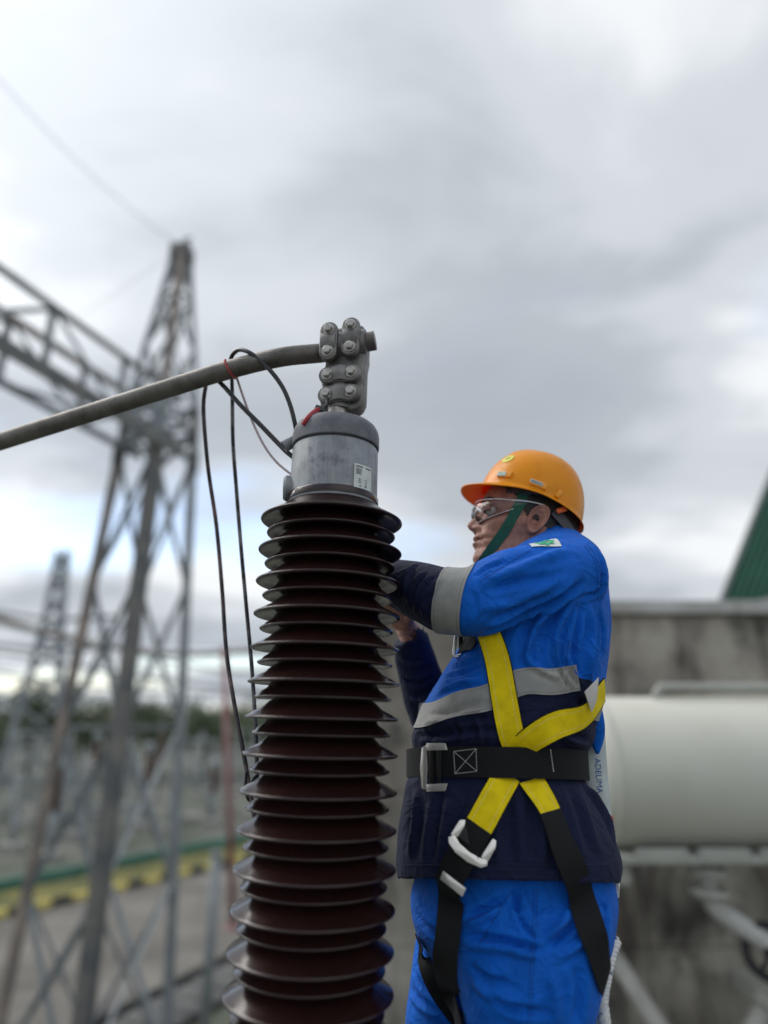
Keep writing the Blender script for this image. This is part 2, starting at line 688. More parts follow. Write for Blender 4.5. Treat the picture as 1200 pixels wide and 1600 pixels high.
# farther lattice tower
FB = Vector((at(62, 1115, 38).x, 38, 0))
far_t = empty('lattice_tower', FB, label='distant narrow lattice tower fading behind the near one', cat='tower')
hz = at(90, 862, 38).z
lattice_column(far_t, FB, [(0, 3.4), (hz * .14, 2.9), (hz * .27, 2.4), (hz * .4, 1.95), (hz * .52, 1.5), (hz * .63, 1.15), (hz * .73, .85), (hz * .82, .7), (hz * .91, .6), (hz, .5)],
               R(25), 0.24, 0.13, [M_GALV, M_GALV])
for h in (0.60, 0.72):
    for s in (-1, 1):
        p = FB + Vector((0, 0, hz * h))
        add('cross_arm', angle_bar(p, p + Vector((s * 3.0, s * 1.0, 0.35)), 0.2), M_GALV, far_t, smooth=False)

# bus conductors sagging across the yard
for i, (pts, rr, nm) in enumerate([
        ([(-60, 948, 20), (60, 985, 21), (160, 1008, 22), (270, 1022, 23), (400, 1016, 24), (560, 990, 25)], 0.10, 'thick sagging bus conductor crossing behind the tower legs'),
        ([(-60, 1010, 30), (80, 1032, 30), (220, 1058, 30), (420, 1082, 30), (600, 1085, 30)], 0.07, 'thin grey conductor sagging low beneath the thick one'),
        ([(-60, 965, 34), (120, 1000, 34), (300, 1040, 34), (420, 1052, 34), (600, 1050, 34)], 0.06, 'fine grey conductor between the two lower sagging ones'),
        ([(-60, 1040, 36), (60, 1062, 36), (180, 1076, 36), (300, 1084, 36), (520, 1084, 36)], 0.06, 'lowest fine conductor just above the tree tops')]):
    P = spline([at(*p) for p in pts], 8)
    add('bus_conductor', tube(P, rr, 8), M_RUSTY if i == 0 else M_GALV, label=nm, cat='conductor')
# white ball added to stand in for a bright glint on the tower leg
p = at(150, 1003, 11.6)
glint_ball = empty('glint_ball', p, label='small white ball standing in for a glint on the tower leg', cat='glint_ball')
add('ball', lathe([(0, -.075), (.045, -.065), (.075, -.03), (.085, 0), (.075, .03), (.045, .065), (0, .075)], 20, p), mat('glint_white', (0.9, 0.9, 0.88), 0.15, coat=1.0), glint_ball)
add('bracket', tube([p, p + Vector((0.05, .12, .02)), p + Vector((.12, .25, -.05))], .02, 8), M_GALV, glint_ball)  # added stub that holds the glint ball to the leg


# ------------------------------------------------------------------ switchyard equipment
def shed_stack(O, h, r, n, m=14):
    pr = [(r * .55, 0)]
    for i in range(n):
        z = h * (i + .5) / n
        d = h / n
        pr += [(r * .55, z - d * .3), (r, z - d * .12), (r * .96, z), (r * .55, z + d * .3)]
    pr.append((r * .55, h))
    return lathe(pr, m, O)


M_GPOR = mat('grey_porcelain', (0.30, 0.31, 0.31), 0.3, var=0.15)
M_BPOR = mat('far_brown_porcelain', (0.08, 0.035, 0.025), 0.3, var=0.15)
M_CONC = mat('pale_concrete', (0.33, 0.32, 0.30), 0.9, var=0.2, vscale=3)
spots = [(18, 1330, 1205, 'a'), (75, 1345, 1190, 'b'), (118, 1310, 1170, 'a'), (160, 1325, 1200, 'c'), (222, 1296, 1165, 'b'), (265, 1300, 1180, 'a'),
         (296, 1283, 1160, 'c'), (330, 1290, 1190, 'b'), (352, 1270, 1180, 'a'), (385, 1275, 1170, 'c'), (40, 1290, 1150, 'c'), (140, 1275, 1150, 'b'),
         (190, 1262, 1140, 'a'), (245, 1252, 1135, 'b'), (310, 1245, 1140, 'a'), (370, 1240, 1145, 'c'), (410, 1262, 1165, 'b'), (100, 1250, 1140, 'a')]
KIND = {'a': ('post_insulator', 'grey porcelain post insulator on a steel pedestal', 'insulator'),
        'b': ('instrument_transformer', 'brown porcelain instrument transformer with a round head', 'transformer'),
        'c': ('disconnector', 'three-armed disconnector switch on a steel frame', 'switch')}
WHERE = ['by the left frame edge, low', 'left of the rusty tower leg', 'left of the dark tower leg, far', 'close behind the dark tower leg', 'right of the dark tower leg', 'left of the slim tower leg',
         'right behind the slim tower leg', 'left of the red stand-in pole', 'behind the red stand-in pole', 'beside the brown insulator edge', 'far left by the trees', 'far, between the left tower legs',
         'far, beside the dark tower leg', 'far, behind the crossed braces', 'far, right of the slim tower leg', 'far, beside the hanging cables', 'hidden partly by the brown sheds', 'far left under the sagging wires']
for (px, py, pt, k), wh in zip(spots, WHERE):
    b = gp(px, py)
    ht = at(px, pt, b.y).z
    nm, lb, ct = KIND[k]
    e = empty(nm, b, label=lb + ' ' + wh, cat=ct, group='switchyard equipment behind the tower')
    hs = ht * .5
    add('plinth', bevel(box(b + Vector((0, 0, .15)), (.7, .7, .3)), .02, 1), M_CONC, e, smooth=False)
    if k == 'c':
        for s in (-.9, .9):
            add('post', tube([b + Vector((s, 0, .2)), b + Vector((s, 0, hs))], .09, 8), M_GALV, e)
        add('cross_bar', box(b + Vector((0, 0, hs)), (2.4, .2, .18)), M_GALV, e, smooth=False)
        for s in (-1, 0, 1):
            add('insulator_column', shed_stack(b + Vector((s, 0, hs + .09)), ht - hs, .16, 8), M_GPOR, e)
        add('switch_blade', tube([b + Vector((-1.2, 0, ht + .12)), b + Vector((1.2, 0, ht + .12))], .05, 8), M_GALV, e)
    else:
        add('pedestal', tube([b + Vector((0, 0, .3)), b + Vector((0, 0, hs))], .13, 10), M_GALV, e)
        add('insulator_column', shed_stack(b + Vector((0, 0, hs)), ht - hs - .3, .2 if k == 'a' else .24, 10), M_GPOR if k == 'a' else M_BPOR, e)
        t0 = b + Vector((0, 0, ht - .3))
        add('head', lathe([(.1, 0), (.22, .05), (.26, .25), (.18, .42), (0, .45)] if k == 'b' else [(.14, 0), (.14, .12), (.05, .14), (.05, .3), (0, .3)], 14, t0), M_GALV, e)
# posts near the road
def post(px, py0, py1, Y, r_, m, name, label, cat):
    a, b = at(px[0], py0, Y), at(px[1], py1, Y)
    if b.z < 0.3 or py1 > 1500:
        b = Vector((b.x, b.y, 0))
    o = empty(name, b, label=label, cat=cat)
    add('post', tube([b, a], r_, 12), m, o)
    add('cap', lathe([(r_ * 1.15, 0), (r_ * 1.15, r_ * .6), (0, r_ * .8)], 12, a), m, o)
    add('foot', bevel(box(b + Vector((0, 0, .02)), (r_ * 5, r_ * 5, .05)), .01, 1), m, o, smooth=False)
    return o
post((338, 318), 1335, 1640, 12.5, .085, M_GALV, 'steel_post', 'thick grey steel post standing beside the road trench', 'post')
b = gp(365, 1452)
post((350, 365), 1015, 1452, b.y, .085, mat('pinkish_red', (0.22, 0.05, 0.05), 0.7, col2=(0.32, 0.22, 0.21), vscale=.8), 'lead_standin_pole', 'slim red pole added in place of the blurred hanging red lead, beside the insulator', 'pole')  # pole added in place of a blurred red lead hanging from the cable


# ------------------------------------------------------------------ trees
M_BARK = mat('bark', (0.07, 0.05, 0.035), 0.9, var=0.3)
LEAFM = [mat('leaf_dark', (0.022, 0.045, 0.016), 0.7, col2=(0.05, 0.085, 0.025), vscale=1.4), mat('leaf_mid', (0.045, 0.075, 0.02), 0.7, col2=(0.075, 0.11, 0.03), vscale=1.4)]


def tree(x, y, h, rad, mi, label):
    b = Vector((x, y, 0))
    rnd = random.Random(int(x * 31 + y * 17))
    t = empty('broadleaf_tree', b, label=label, cat='tree', group='trees along the far edge of the yard')
    tr = [tube([b, b + Vector((.1, 0, h * .3)), b + Vector((0, .2, h * .6)), b + Vector((.1, .1, h * .9))], [.22, .17, .11, .04], 8)]
    for i in range(5):
        g = i * 1.26 + rnd.random()
        p = b + Vector((0, 0, h * (.35 + .08 * i)))
        tr.append(tube([p, p + Vector((math.cos(g), math.sin(g), .8)) * rad * .45, p + Vector((math.cos(g), math.sin(g), .7)) * rad * .8], [.09, .06, .02], 6))
    add('trunk', merge(*tr), M_BARK, t)
    cl_ = [(rnd.gauss(0, rad * .45), rnd.gauss(0, rad * .45), h * (.45 + .5 * rnd.random()), rad * rnd.uniform(.25, .5)) for _ in range(16)]
    V, F = [], []
    for cx, cy, cz, cr in cl_:
        for _ in range(75):
            d = Vector((rnd.gauss(0, 1), rnd.gauss(0, 1), rnd.gauss(0, 1))).normalized() * cr * rnd.uniform(.5, 1.05)
            c = b + Vector((cx, cy, cz)) + d
            u = Vector((rnd.gauss(0, 1), rnd.gauss(0, 1), rnd.gauss(0, 1))).normalized()
            v = u.orthogonal().normalized()
            s = rnd.uniform(.12, .26)
            n = len(V)
            V += [c - u * s, c + v * s * .5, c + u * s, c - v * s * .5]
            F.append((n, n + 1, n + 2, n + 3))
    add('crown', (V, F), LEAFM[mi], t, smooth=False)


TREES = [(-70, 60, 1105), (0, 62, 1112), (48, 58, 1085), (95, 64, 1118), (130, 60, 1122), (170, 66, 1110), (205, 62, 1100), (245, 68, 1128), (285, 64, 1118),
         (320, 60, 1122), (355, 70, 1130), (390, 64, 1120), (430, 66, 1125), (480, 70, 1128), (530, 72, 1125)]
TL = ['dark leafy tree beyond the left frame edge', 'dark tree at the left frame edge under the wires', 'tallest dark tree rising behind the distant tower', 'low tree right of the distant tower',
      'dark tree behind the rusty tower leg', 'tree filling the gap left of the dark tower leg', 'dark tree behind the dark tower leg', 'low tree right of the dark tower leg', 'pale tree behind the slim tower leg',
      'tree between the slim tower leg and the red stand-in pole', 'low pale tree behind the red stand-in pole', 'tree behind the hanging cables', 'tree beside the brown insulator', 'tree half hidden behind the brown insulator', 'tree wholly behind the brown insulator']
for i, ((px, Y, pt), lb) in enumerate(zip(TREES[:13], TL)):
    p = at(px, 1150, Y)
    h = at(px, pt, Y).z + 0.8
    tree(p.x, Y, h, 3.0 + (i * 37 % 10) / 8, 0 if i not in (8, 10) else 1, lb)
# far wooded hills beyond the yard
V, F = [], []
n = 80
for i in range(n + 1):
    x = -420 + 840 * i / n
    h = 7 + 5 * noise.noise(Vector((x * .012, 1.3, 0))) + 2 * noise.noise(Vector((x * .06, 4, 0)))
    V += [Vector((x, 230, -1)), Vector((x, 245, max(3, h * .8))), Vector((x, 275, max(3, h))), Vector((x, 330, -1))]
for i in range(n):
    for k in range(3):
        F.append((i * 4 + k, i * 4 + 4 + k, i * 4 + 5 + k, i * 4 + 1 + k))
add('hills', (V, F), mat('far_wood', (0.05, 0.075, 0.045), 0.95, col2=(0.09, 0.12, 0.07), vscale=.05), kind='structure')


# ------------------------------------------------------------------ fire wall, tank, pipes and roof on the right
def wall_mat():
    m = bpy.data.materials.new('stained_concrete')
    m.use_nodes = True
    t = m.node_tree
    b = t.nodes['Principled BSDF']
    b.inputs['Roughness'].default_value = 0.92
    c = t.nodes.new('ShaderNodeTexCoord')

    def nz_(scale, st, det, loc=(0, 0, 0)):
        mp = t.nodes.new('ShaderNodeMapping')
        mp.inputs['Scale'].default_value = st
        mp.inputs['Location'].default_value = loc
        t.links.new(c.outputs['Object'], mp.inputs[0])
        n = t.nodes.new('ShaderNodeTexNoise')
        n.inputs['Scale'].default_value = scale
        n.inputs['Detail'].default_value = det
        n.inputs['Roughness'].default_value = 0.62
        t.links.new(mp.outputs[0], n.inputs['Vector'])
        return n.outputs['Fac']

    def ramp(f, a, b_, c1, c2):
        r = t.nodes.new('ShaderNodeValToRGB')
        r.color_ramp.elements[0].position = a
        r.color_ramp.elements[0].color = (*c1, 1)
        r.color_ramp.elements[1].position = b_
        r.color_ramp.elements[1].color = (*c2, 1)
        t.links.new(f, r.inputs[0])
        return r.outputs[0]

    def mx(f, a, b_):
        q = t.nodes.new('ShaderNodeMix')
        q.data_type = 'RGBA'
        t.links.new(f, q.inputs['Factor'])
        t.links.new(a, q.inputs['A'])
        if isinstance(b_, tuple):
            q.inputs['B'].default_value = (*b_, 1)
        else:
            t.links.new(b_, q.inputs['B'])
        return q.outputs['Result']
    base = ramp(nz_(1.2, (1, 1, 1), 6), .35, .66, (0.19, 0.172, 0.146), (0.40, 0.375, 0.325))
    streak = ramp(nz_(2.6, (1.3, 1, .4), 7), .47, .66, (0, 0, 0), (1, 1, 1))
    c1 = mx(streak, base, (0.085, 0.074, 0.062))
    blot = ramp(nz_(2.2, (1, 1, .8), 7, (3, 1, 2)), .52, .68, (0, 0, 0), (1, 1, 1))
    c2 = mx(blot, c1, (0.04, 0.038, 0.034))
    pale = ramp(nz_(3.2, (1.2, 1, .3), 5, (9, 1, 4)), .60, .74, (0, 0, 0), (1, 1, 1))
    c3 = mx(pale, c2, (0.36, 0.345, 0.31))
    t.links.new(c3, b.inputs['Base Color'])
    bp = t.nodes.new('ShaderNodeBump')
    bp.inputs['Strength'].default_value = .5
    bp.inputs['Distance'].default_value = .02
    t.links.new(nz_(7, (1, 1, 1), 8), bp.inputs['Height'])
    t.links.new(bp.outputs[0], b.inputs['Normal'])
    return m


WY = 6.0
wx0, wx1 = at(545, 1200, WY).x, 9.0
wz = at(1050, 962, WY).z
fw = empty('fire_wall', ((wx0 + wx1) / 2, WY + .15, 0), label='stained grey concrete fire wall behind the worker', cat='wall')
MW = wall_mat()
pz = [0.0, 1.1, 2.2, 3.3, 4.4, wz]
for i in range(5):                     # cast in lifts, with shallow day joints
    for j in range(4):
        xa, xb = wx0 + (wx1 - wx0) * j / 4, wx0 + (wx1 - wx0) * (j + 1) / 4
        add('cast_panel', bevel(box(((xa + xb) / 2, WY + .15 + .004 * ((i * 3 + j) % 3), (pz[i] + pz[i + 1]) / 2), (xb - xa - .006, .3, pz[i + 1] - pz[i] - .006)), .006, 1), MW, fw, smooth=False)
cz1 = at(1050, 940, WY - .06).z
add('coping', bevel(box(((wx0 + wx1) / 2, WY + .15, (wz + cz1) / 2 + .012), (wx1 - wx0 + .1, .44, cz1 - wz)), .012, 2),
    mat('pale_coping', (0.46, 0.46, 0.45), 0.8, col2=(0.28, 0.27, 0.25), vscale=2.5, stretch=(1, 1, .4)), fw, smooth=False)

# green roofed building beyond the wall
GY = 13.0
g0, g1 = at(1141, 952, GY), at(1210, 775, GY)
gdir = (g1 - g0).normalized()
gb = empty('green_roof_building', Vector((g0.x + 2.2, GY - 2, 0)), label='building with a steep dark green sheet roof beyond the wall', cat='building')
gm = mat('green_sheet_roof', (0.006, 0.042, 0.028), 0.8, col2=(0.010, 0.060, 0.04), vscale=1.5, spec=.15)
Lr = 5.0
for i in range(14):
    ya = GY - i * .32
    p = g0 + Vector((0, ya - GY, 0))
    M = basis(p + gdir * (Lr / 2) + Vector((0, .16, 0)), gdir, Vector((0, 1, 0)), gdir.cross(Vector((0, 1, 0))))
    vb, fb = box((0, 0, 0), (Lr, .30, .03))
    vr, fr = box((0, .13, .0), (Lr, .05, .09))
    add('roof_sheet', ([M @ Vector(v) for v in vb] + [M @ Vector(v) for v in vr], fb + [tuple(k + 8 for k in f) for f in fr]), gm, gb, smooth=False)
add('barge_board', box(g0 + gdir * (Lr / 2) + Vector((-.02, .36, 0)), (Lr, .06, .22), Matrix((gdir, Vector((0, 1, 0)), gdir.cross(Vector((0, 1, 0))))).transposed()), mat('barge_grey', (0.35, 0.37, 0.36), 0.6, var=.1), gb, smooth=False)
add('eaves_beam', box(g0 + Vector((2.2, -1.9, -.12)), (4.5, 4.2, .16)), mat('eaves_brown', (0.10, 0.06, 0.04), 0.7, var=.2), gb, smooth=False)
add('wall', box(Vector((g0.x + 2.5, GY - 2.2, (g0.z - .2) / 2)), (4.0, 3.8, g0.z - .2)), M_CONC, gb, smooth=False)

# conservator tank
TY = 4.7
tc_ = at(1060, 1203, TY)
tr_ = 0.455
tx0, tx1 = at(925, 1203, TY).x, 5.2
tank = empty('conservator_tank', (3.2, TY, tc_.z - tr_), label='large pale grey horizontal cylindrical tank in front of the wall', cat='tank')
M_TANK = mat('tank_paint', (0.58, 0.58, 0.51), 0.45, col2=(0.49, 0.485, 0.41), vscale=1.3, bump=.1, bscale=6, det=8, lo=.4, hi=.75)
pr = [(0, -.12), (.2, -.105), (.34, -.07), (.42, -.03), (tr_, .02), (tr_, tx1 - tx0 - .02), (.42, tx1 - tx0 + .03), (.2, tx1 - tx0 + .1), (0, tx1 - tx0 + .12)]
add('shell', lathe(pr, 72, Vector((tx0, TY, tc_.z)), (1, 0, 0)), M_TANK, tank, smooth='auto')
for xx in (.02, 1.62, 3.2):
    add('weld_band', lathe([(tr_, 0), (tr_ + .006, .004), (tr_ + .006, .03), (tr_, .034)], 72, Vector((tx0 + xx, TY, tc_.z)), (1, 0, 0)), M_TANK, tank, smooth='auto')
M_TEDGE = mat('tank_edge', (0.33, 0.335, 0.30), 0.6, var=.12, vscale=3)
add('base_channel', bevel(box(((tx0 + tx1) / 2, TY - .1, tc_.z - tr_ - .012), (tx1 - tx0, .5, .05)), .008, 1), M_TEDGE, tank, smooth=False)
for k in range(7):
    xa = tx0 + .14 + k * .36
    add('base_plate', bevel(box((xa + .13, TY - .33, tc_.z - tr_ + .012), (.3, .05, .075)), .008, 1), M_TEDGE, tank, smooth=False)
for xx in (tx0 + .05, tx0 + 3.3):     # wall brackets carrying the tank
    add('bracket', bevel(box((xx, (TY + WY) / 2 - .1, tc_.z - tr_ - .10), (.10, WY - TY + .35, .12)), .01, 1), M_TEDGE, tank, smooth=False)
    if xx < tx0 + 1:
        continue
    pa, pb = Vector((xx, TY - .15, tc_.z - tr_ - .16)), Vector((xx + .05, WY - .02, tc_.z - tr_ - 1.0))
    add('strut', angle_bar(pa, pb, .09), M_TEDGE, tank, smooth=False)
zt_ = tc_.z + tr_
P = [at(1024, 1096, TY - .1) + Vector((0, 0, -.03)), at(1025, 1086, TY - .1), at(1032, 1077, TY - .1), at(1045, 1074, TY - .1), at(1200, 1075, TY - .1), at(1300, 1075, TY - .1)]
hp = empty('breather_pipe', P[0], label='thin pale pipe lying along the top of the tank', cat='pipe')
add('pipe', tube(spline(P, 6), .028, 12), M_TEDGE, hp)
add('pipe_flange', lathe([(.05, 0), (.05, .03), (0, .03)], 16, P[0]), mat('red_lead', (0.3, 0.08, 0.05), 0.6, var=.2), hp)

dp = empty('drain_pipe', at(1108, 1395, TY - .1), label='bent pale pipe dropping from the tank with a flange', cat='pipe')
P = [at(1104, 1318, TY - .1), at(1106, 1360, TY - .1), at(1108, 1392, TY - .1), at(1120, 1418, TY - .12), at(1150, 1440, TY - .2), at(1200, 1475, TY - .3), at(1260, 1520, TY - .4)]
M_PIPE = mat('pipe_paint', (0.46, 0.46, 0.43), 0.5, col2=(0.36, 0.36, 0.33), vscale=6)
add('pipe', tube(spline(P, 8), .056, 16), M_PIPE, dp)
for f in (P[1], P[2]):
    add('flange', lathe([(.07, -.02), (.115, -.02), (.115, .018), (.07, .018)], 24, f, (P[2] - P[1]), closed=True), M_PIPE, dp, smooth='auto')
    for k in range(6):
        a_, b_, d_ = frame(P[2] - P[1])
        q = f + (a_ * math.cos(k * 1.047) + b_ * math.sin(k * 1.047)) * .093
        add('bolt', lathe([(.014, -.035), (.014, .035)], 6, q, d_), M_BOLT, dp, smooth=False)
vp = at(1205, 1488, TY - .32)
vv = empty('valve', vp, label='black round valve handwheel on the bent pipe', cat='valve')
tor = []
a_, b_, d_ = frame(Vector((-.5, -.8, .2)))
ring = [vp + (a_ * math.cos(2 * math.pi * k / 28) + b_ * math.sin(2 * math.pi * k / 28)) * .13 for k in range(29)]
add('handwheel', tube(ring, .024, 10, cap=False), M_BLACK, vv)
for k in range(3):
    g = k * 2.094
    add('spoke', tube([vp, vp + (a_ * math.cos(g) + b_ * math.sin(g)) * .13], .013, 8), M_BLACK, vv)
add('stem', tube([vp - d_ * .02, vp - d_ * -.2], .025, 10), M_BLACK, vv)
for (qa, qb, Yq, nm) in (((938, 1462), (1035, 1612), 5.6, 'pale diagonal brace bar low on the wall behind the worker'), ((1200, 1560), (1165, 1630), 5.6, 'short pale brace bar in the bottom corner below the valve')):
    a0, b0 = at(*qa, Yq), at(*qb, Yq)
    e = empty('brace_bar', b0, label=nm, cat='brace')
    add('bar', tube([a0, b0 + (b0 - a0) * 1.5], .06, 12), M_PIPE, e)
    add('bar_clamp', lathe([(.062, -.03), (.085, -.03), (.085, .03), (.062, .03)], 20, a0.lerp(b0, .08), b0 - a0, closed=True), M_TEDGE, e, smooth='auto')
    add('wall_anchor', box(a0 + Vector((0, (WY - Yq) / 2, 0)), (.12, WY - Yq, .12)), M_TEDGE, e, smooth=False)

# ------------------------------------------------------------------ porcelain surge arrester
IY = 1.30
a_top, a_bot = at(525, 690, IY), at(482, 1560, IY)
AX = (a_top - a_bot).normalized()


def axp(z):
    """point on the insulator axis at height z above the lens"""
    t = (CAM.z + z - a_bot.z) / AX.z
    return a_bot + AX * t


AROT = AX.to_track_quat('Z', 'Y').to_euler()
ARX, ARY, _ = frame(AX, (0, 1, 0))
arr = empty('surge_arrester', axp(-1.0), label='tall brown ribbed porcelain surge arrester with grey metal cap', cat='insulator')
# sheds: one shared mesh per size
RC = 0.085


def shed_mesh(ro, name):
    pr = [(RC - .004, .040), (RC + .003, .034), (RC + .012, .0275), (RC + (ro - RC) * .45, .0165), (RC + (ro - RC) * .75, .0085), (ro - .006, .0034), (ro - .0018, .0020),
          (ro - .0004, .0008), (ro, -.0006), (ro - .0006, -.0020), (ro - .003, -.0036), (ro - .008, -.0036), (ro - .014, -.0016), (RC + (ro - RC) * .5, .0008), (RC + .010, .0030), (RC + .003, .0002), (RC - .004, -.006)]
    me = mesh_of(name, *lathe(pr, 120))
    me.materials.append(M_POR)
    return me


ms = [shed_mesh(.1392, 'shed_wide'), shed_mesh(.1255, 'shed_narrow')]
PITCH = 0.0616
zf = 0.3676
rs = random.Random(3)
for i in range(17):
    for k, off in ((0, 0), (1, .44 * PITCH)):
        z = zf - i * PITCH - off
        shared('shed', ms[k], axp(z), arr, AROT, (1 + rs.uniform(-.003, .003),) * 2 + (1,))
add('core', lathe([(RC, 0), (RC, 1.10)], 96, axp(zf - 17.2 * PITCH), AX), M_POR, arr, smooth='auto')
add('collar', lathe([(.080, .0), (.0905, .0), (.0905, .010), (.088, .014), (.080, .014)], 96, axp(zf + .0385), AX, closed=True), M_POR, arr, smooth='auto')
zc0, zc1 = .3995, .5195


def cap_mat():
    m = MATS['cast_aluminium'].copy()
    m.name = 'blotched_cap'
    t = m.node_tree
    b = t.nodes['Principled BSDF']
    src = b.inputs['Base Color'].links[0].from_socket
    c = [n for n in t.nodes if n.type == 'TEX_COORD'][0]

    def nz_(sc_, st, lo, hi, loc):
        mp = t.nodes.new('ShaderNodeMapping')
        mp.inputs['Scale'].default_value = st
        mp.inputs['Location'].default_value = loc
        t.links.new(c.outputs['Object'], mp.inputs[0])
        n = t.nodes.new('ShaderNodeTexNoise')
        n.inputs['Scale'].default_value = sc_
        n.inputs['Detail'].default_value = 7
        n.inputs['Roughness'].default_value = .7
        t.links.new(mp.outputs[0], n.inputs['Vector'])
        r = t.nodes.new('ShaderNodeMapRange')
        r.inputs['From Min'].default_value = lo
        r.inputs['From Max'].default_value = hi
        t.links.new(n.outputs['Fac'], r.inputs['Value'])
        return r.outputs[0]
    for f, col in ((nz_(16, (1, 1, .8), .56, .66, (1, 3, 2)), (0.115, 0.115, 0.14, 1)), (nz_(30, (2, 2, .12), .5, .75, (4, 0, 0)), (0.34, 0.345, 0.34, 1)), (nz_(90, (1, 1, 1), .66, .72, (0, 0, 7)), (0.09, 0.09, 0.11, 1))):
        q = t.nodes.new('ShaderNodeMix')
        q.data_type = 'RGBA'
        t.links.new(f, q.inputs['Factor'])
        t.links.new(src, q.inputs['A'])
        q.inputs['B'].default_value = col
        src = q.outputs['Result']
    t.links.new(src, b.inputs['Base Color'])
    return m


M_CAPB = cap_mat()
capVF = lathe([(.07, 0), (.0875, .0), (.0885, .003), (.0880, .006), (.0868, zc1 - zc0 - .003), (.0850, zc1 - zc0), (.07, zc1 - zc0)], 96, axp(zc0), AX)
add('cap_cylinder', capVF, M_CAPB, arr, smooth='auto')
cap_tree = bvh(capVF)
add('gasket', lathe([(.0845, -.002), (.0845, .006)], 96, axp(zc1), AX), M_BLACK, arr, smooth='auto')
zd = zc1 + .0035
add('dome', lathe([(.07, 0), (.0865, 0), (.0885, .002), (.0888, .006), (.0885, .026), (.0862, .036), (.0815, .0445), (.074, .051), (.062, .0555), (.045, .058), (0, .059)], 96, axp(zd), AX), M_DOME, arr, smooth='auto')
ztop = zd + .059
add('stud_nut', bevel(lathe([(.0265, 0), (.0265, .017)], 6, axp(ztop - .002), AX), .002, 2), M_BOLT, arr, smooth=False)
add('stud', lathe([(.0195, 0), (.0195, .10), (.017, .103), (0, .103)], 32, axp(ztop), AX), M_BOLT, arr, smooth='auto')
# side boss and vent spout
sd = (Vector((-1, -.15, 0))).normalized()
pb_ = axp(.435) + sd * .083
add('side_boss', lathe([(.026, 0), (.026, .012), (.022, .017), (0, .018)], 24, pb_, sd), M_CAP, arr, smooth='auto')
pv = at(462, 692, IY - .0)
add('vent_spout', lathe([(.012, -.03), (.0125, .022), (.0095, .022), (.0095, -.02)], 20, at(458, 690, IY), Vector((-1, -.1, -.62))), M_CAP, arr, smooth='auto')
# rating label on the cap
lc = at(577, 744, IY - .075)
h, n, _, _ = cap_tree.find_nearest(lc)
lx = AX.cross(n).normalized()
lab = add('rating_plate', on_surface(cap_tree, h, lx, AX, *grid2d(.046, .052, 12, 4), .0012), mat('plate_white', (0.56, 0.60, 0.57), 0.45, var=.12, vscale=40), arr)
pl = []
for r_, (y, x0, x1, hh) in enumerate([(.021, -.019, -.003, .002), (.021, .004, .019, .002), (.016, -.019, -.006, .001), (.0135, -.019, -.006, .001), (.011, -.019, -.005, .001), (.0085, -.019, -.007, .001),
                                      (.006, -.019, -.006, .001), (-.004, -.013, -.006, .001), (-.0075, -.013, -.006, .001), (-.011, -.013, -.006, .001), (-.004, .003, .008, .001), (-.009, .003, .009, .001),
                                      (-.013, .003, .008, .001), (-.017, -.010, -.006, .002), (-.017, .002, .008, .002)]):
    n2 = 6
    V2 = [(x0 + (x1 - x0) * i / n2, y + s * hh / 2) for s in (-1, 1) for i in range(n2 + 1)]
    F2 = [(i, i + 1, n2 + 2 + i, n2 + 1 + i) for i in range(n2)]
    pl.append(on_surface(cap_tree, h, lx, AX, V2, F2, .0022))
add('printed_lines', merge(*pl), mat('print_grey', (0.10, 0.10, 0.11), .6, var=.1), lab)
# base flange and support below the frame
add('base_flange', lathe([(.09, 0), (.15, 0), (.15, -.03), (.11, -.06), (.11, -.12), (.16, -.12), (.16, -.16), (.05, -.16)], 48, axp(zf - 17.15 * PITCH), AX), M_CAP, arr, smooth='auto')
pbz = axp(zf - 17.15 * PITCH - .16)
add('support_column', box(Vector((pbz.x, pbz.y, pbz.z / 2)), (.26, .26, pbz.z)), M_GALV, arr, smooth=False)

# small red lead end on the cap
P = [at(497, 640, 1.255), at(489, 645, 1.24), at(480, 654, 1.23), at(474, 664, 1.235)]
rl = empty('red_lead', P[-1], label='short red lead end clipped on the dark cap dome', cat='cable')
add('lead', tube(spline(P, 5), .0052, 10), mat('red_rubber', (0.33, 0.02, 0.03), 0.4, var=.2), rl)
add('clip', bevel(box(at(500, 640, 1.262), (.021, .016, .013), Matrix.Rotation(.3, 3, 'Y')), .003, 2), mat('clip_grey', (.05, .065, .06), .5, .3, var=.3), rl)
add('clip_pin', tube([at(505, 641, 1.262), at(511, 632, 1.266), at(512, 622, 1.268)], .0035, 8), M_BLACK, rl)

# ------------------------------------------------------------------ terminal clamp
zA = ztop + .017
yaw = Matrix.Rotation(R(-10), 3, 'Z') @ Matrix.Rotation(R(2.2), 3, 'Y')
cf = yaw @ Vector((0, -1, 0))      # clamp front
cxv = yaw @ Vector((1, 0, 0))
czv = AX
KC = 1.12
c0 = axp(zA + .017) + cxv * .004
clamp = empty('terminal_clamp', c0, label='bolted grey aluminium terminal clamp on top of the cap', cat='clamp')


def cp(x, y, z):
    return c0 + (cxv * x + cf * y + czv * z) * KC


MC = basis(c0, cxv, czv, cf)        # 2-d x,z ; extrude towards the viewer


def cplate(pts, y0, th, bw, name, parent=clamp, m=M_CLAMP):
    M = basis(cp(0, y0, 0), cxv * KC, czv * KC, cf * KC)
    return add(name, bevel(extrude2d(pts, th, M), bw, 3, 25), m, parent, smooth='auto')


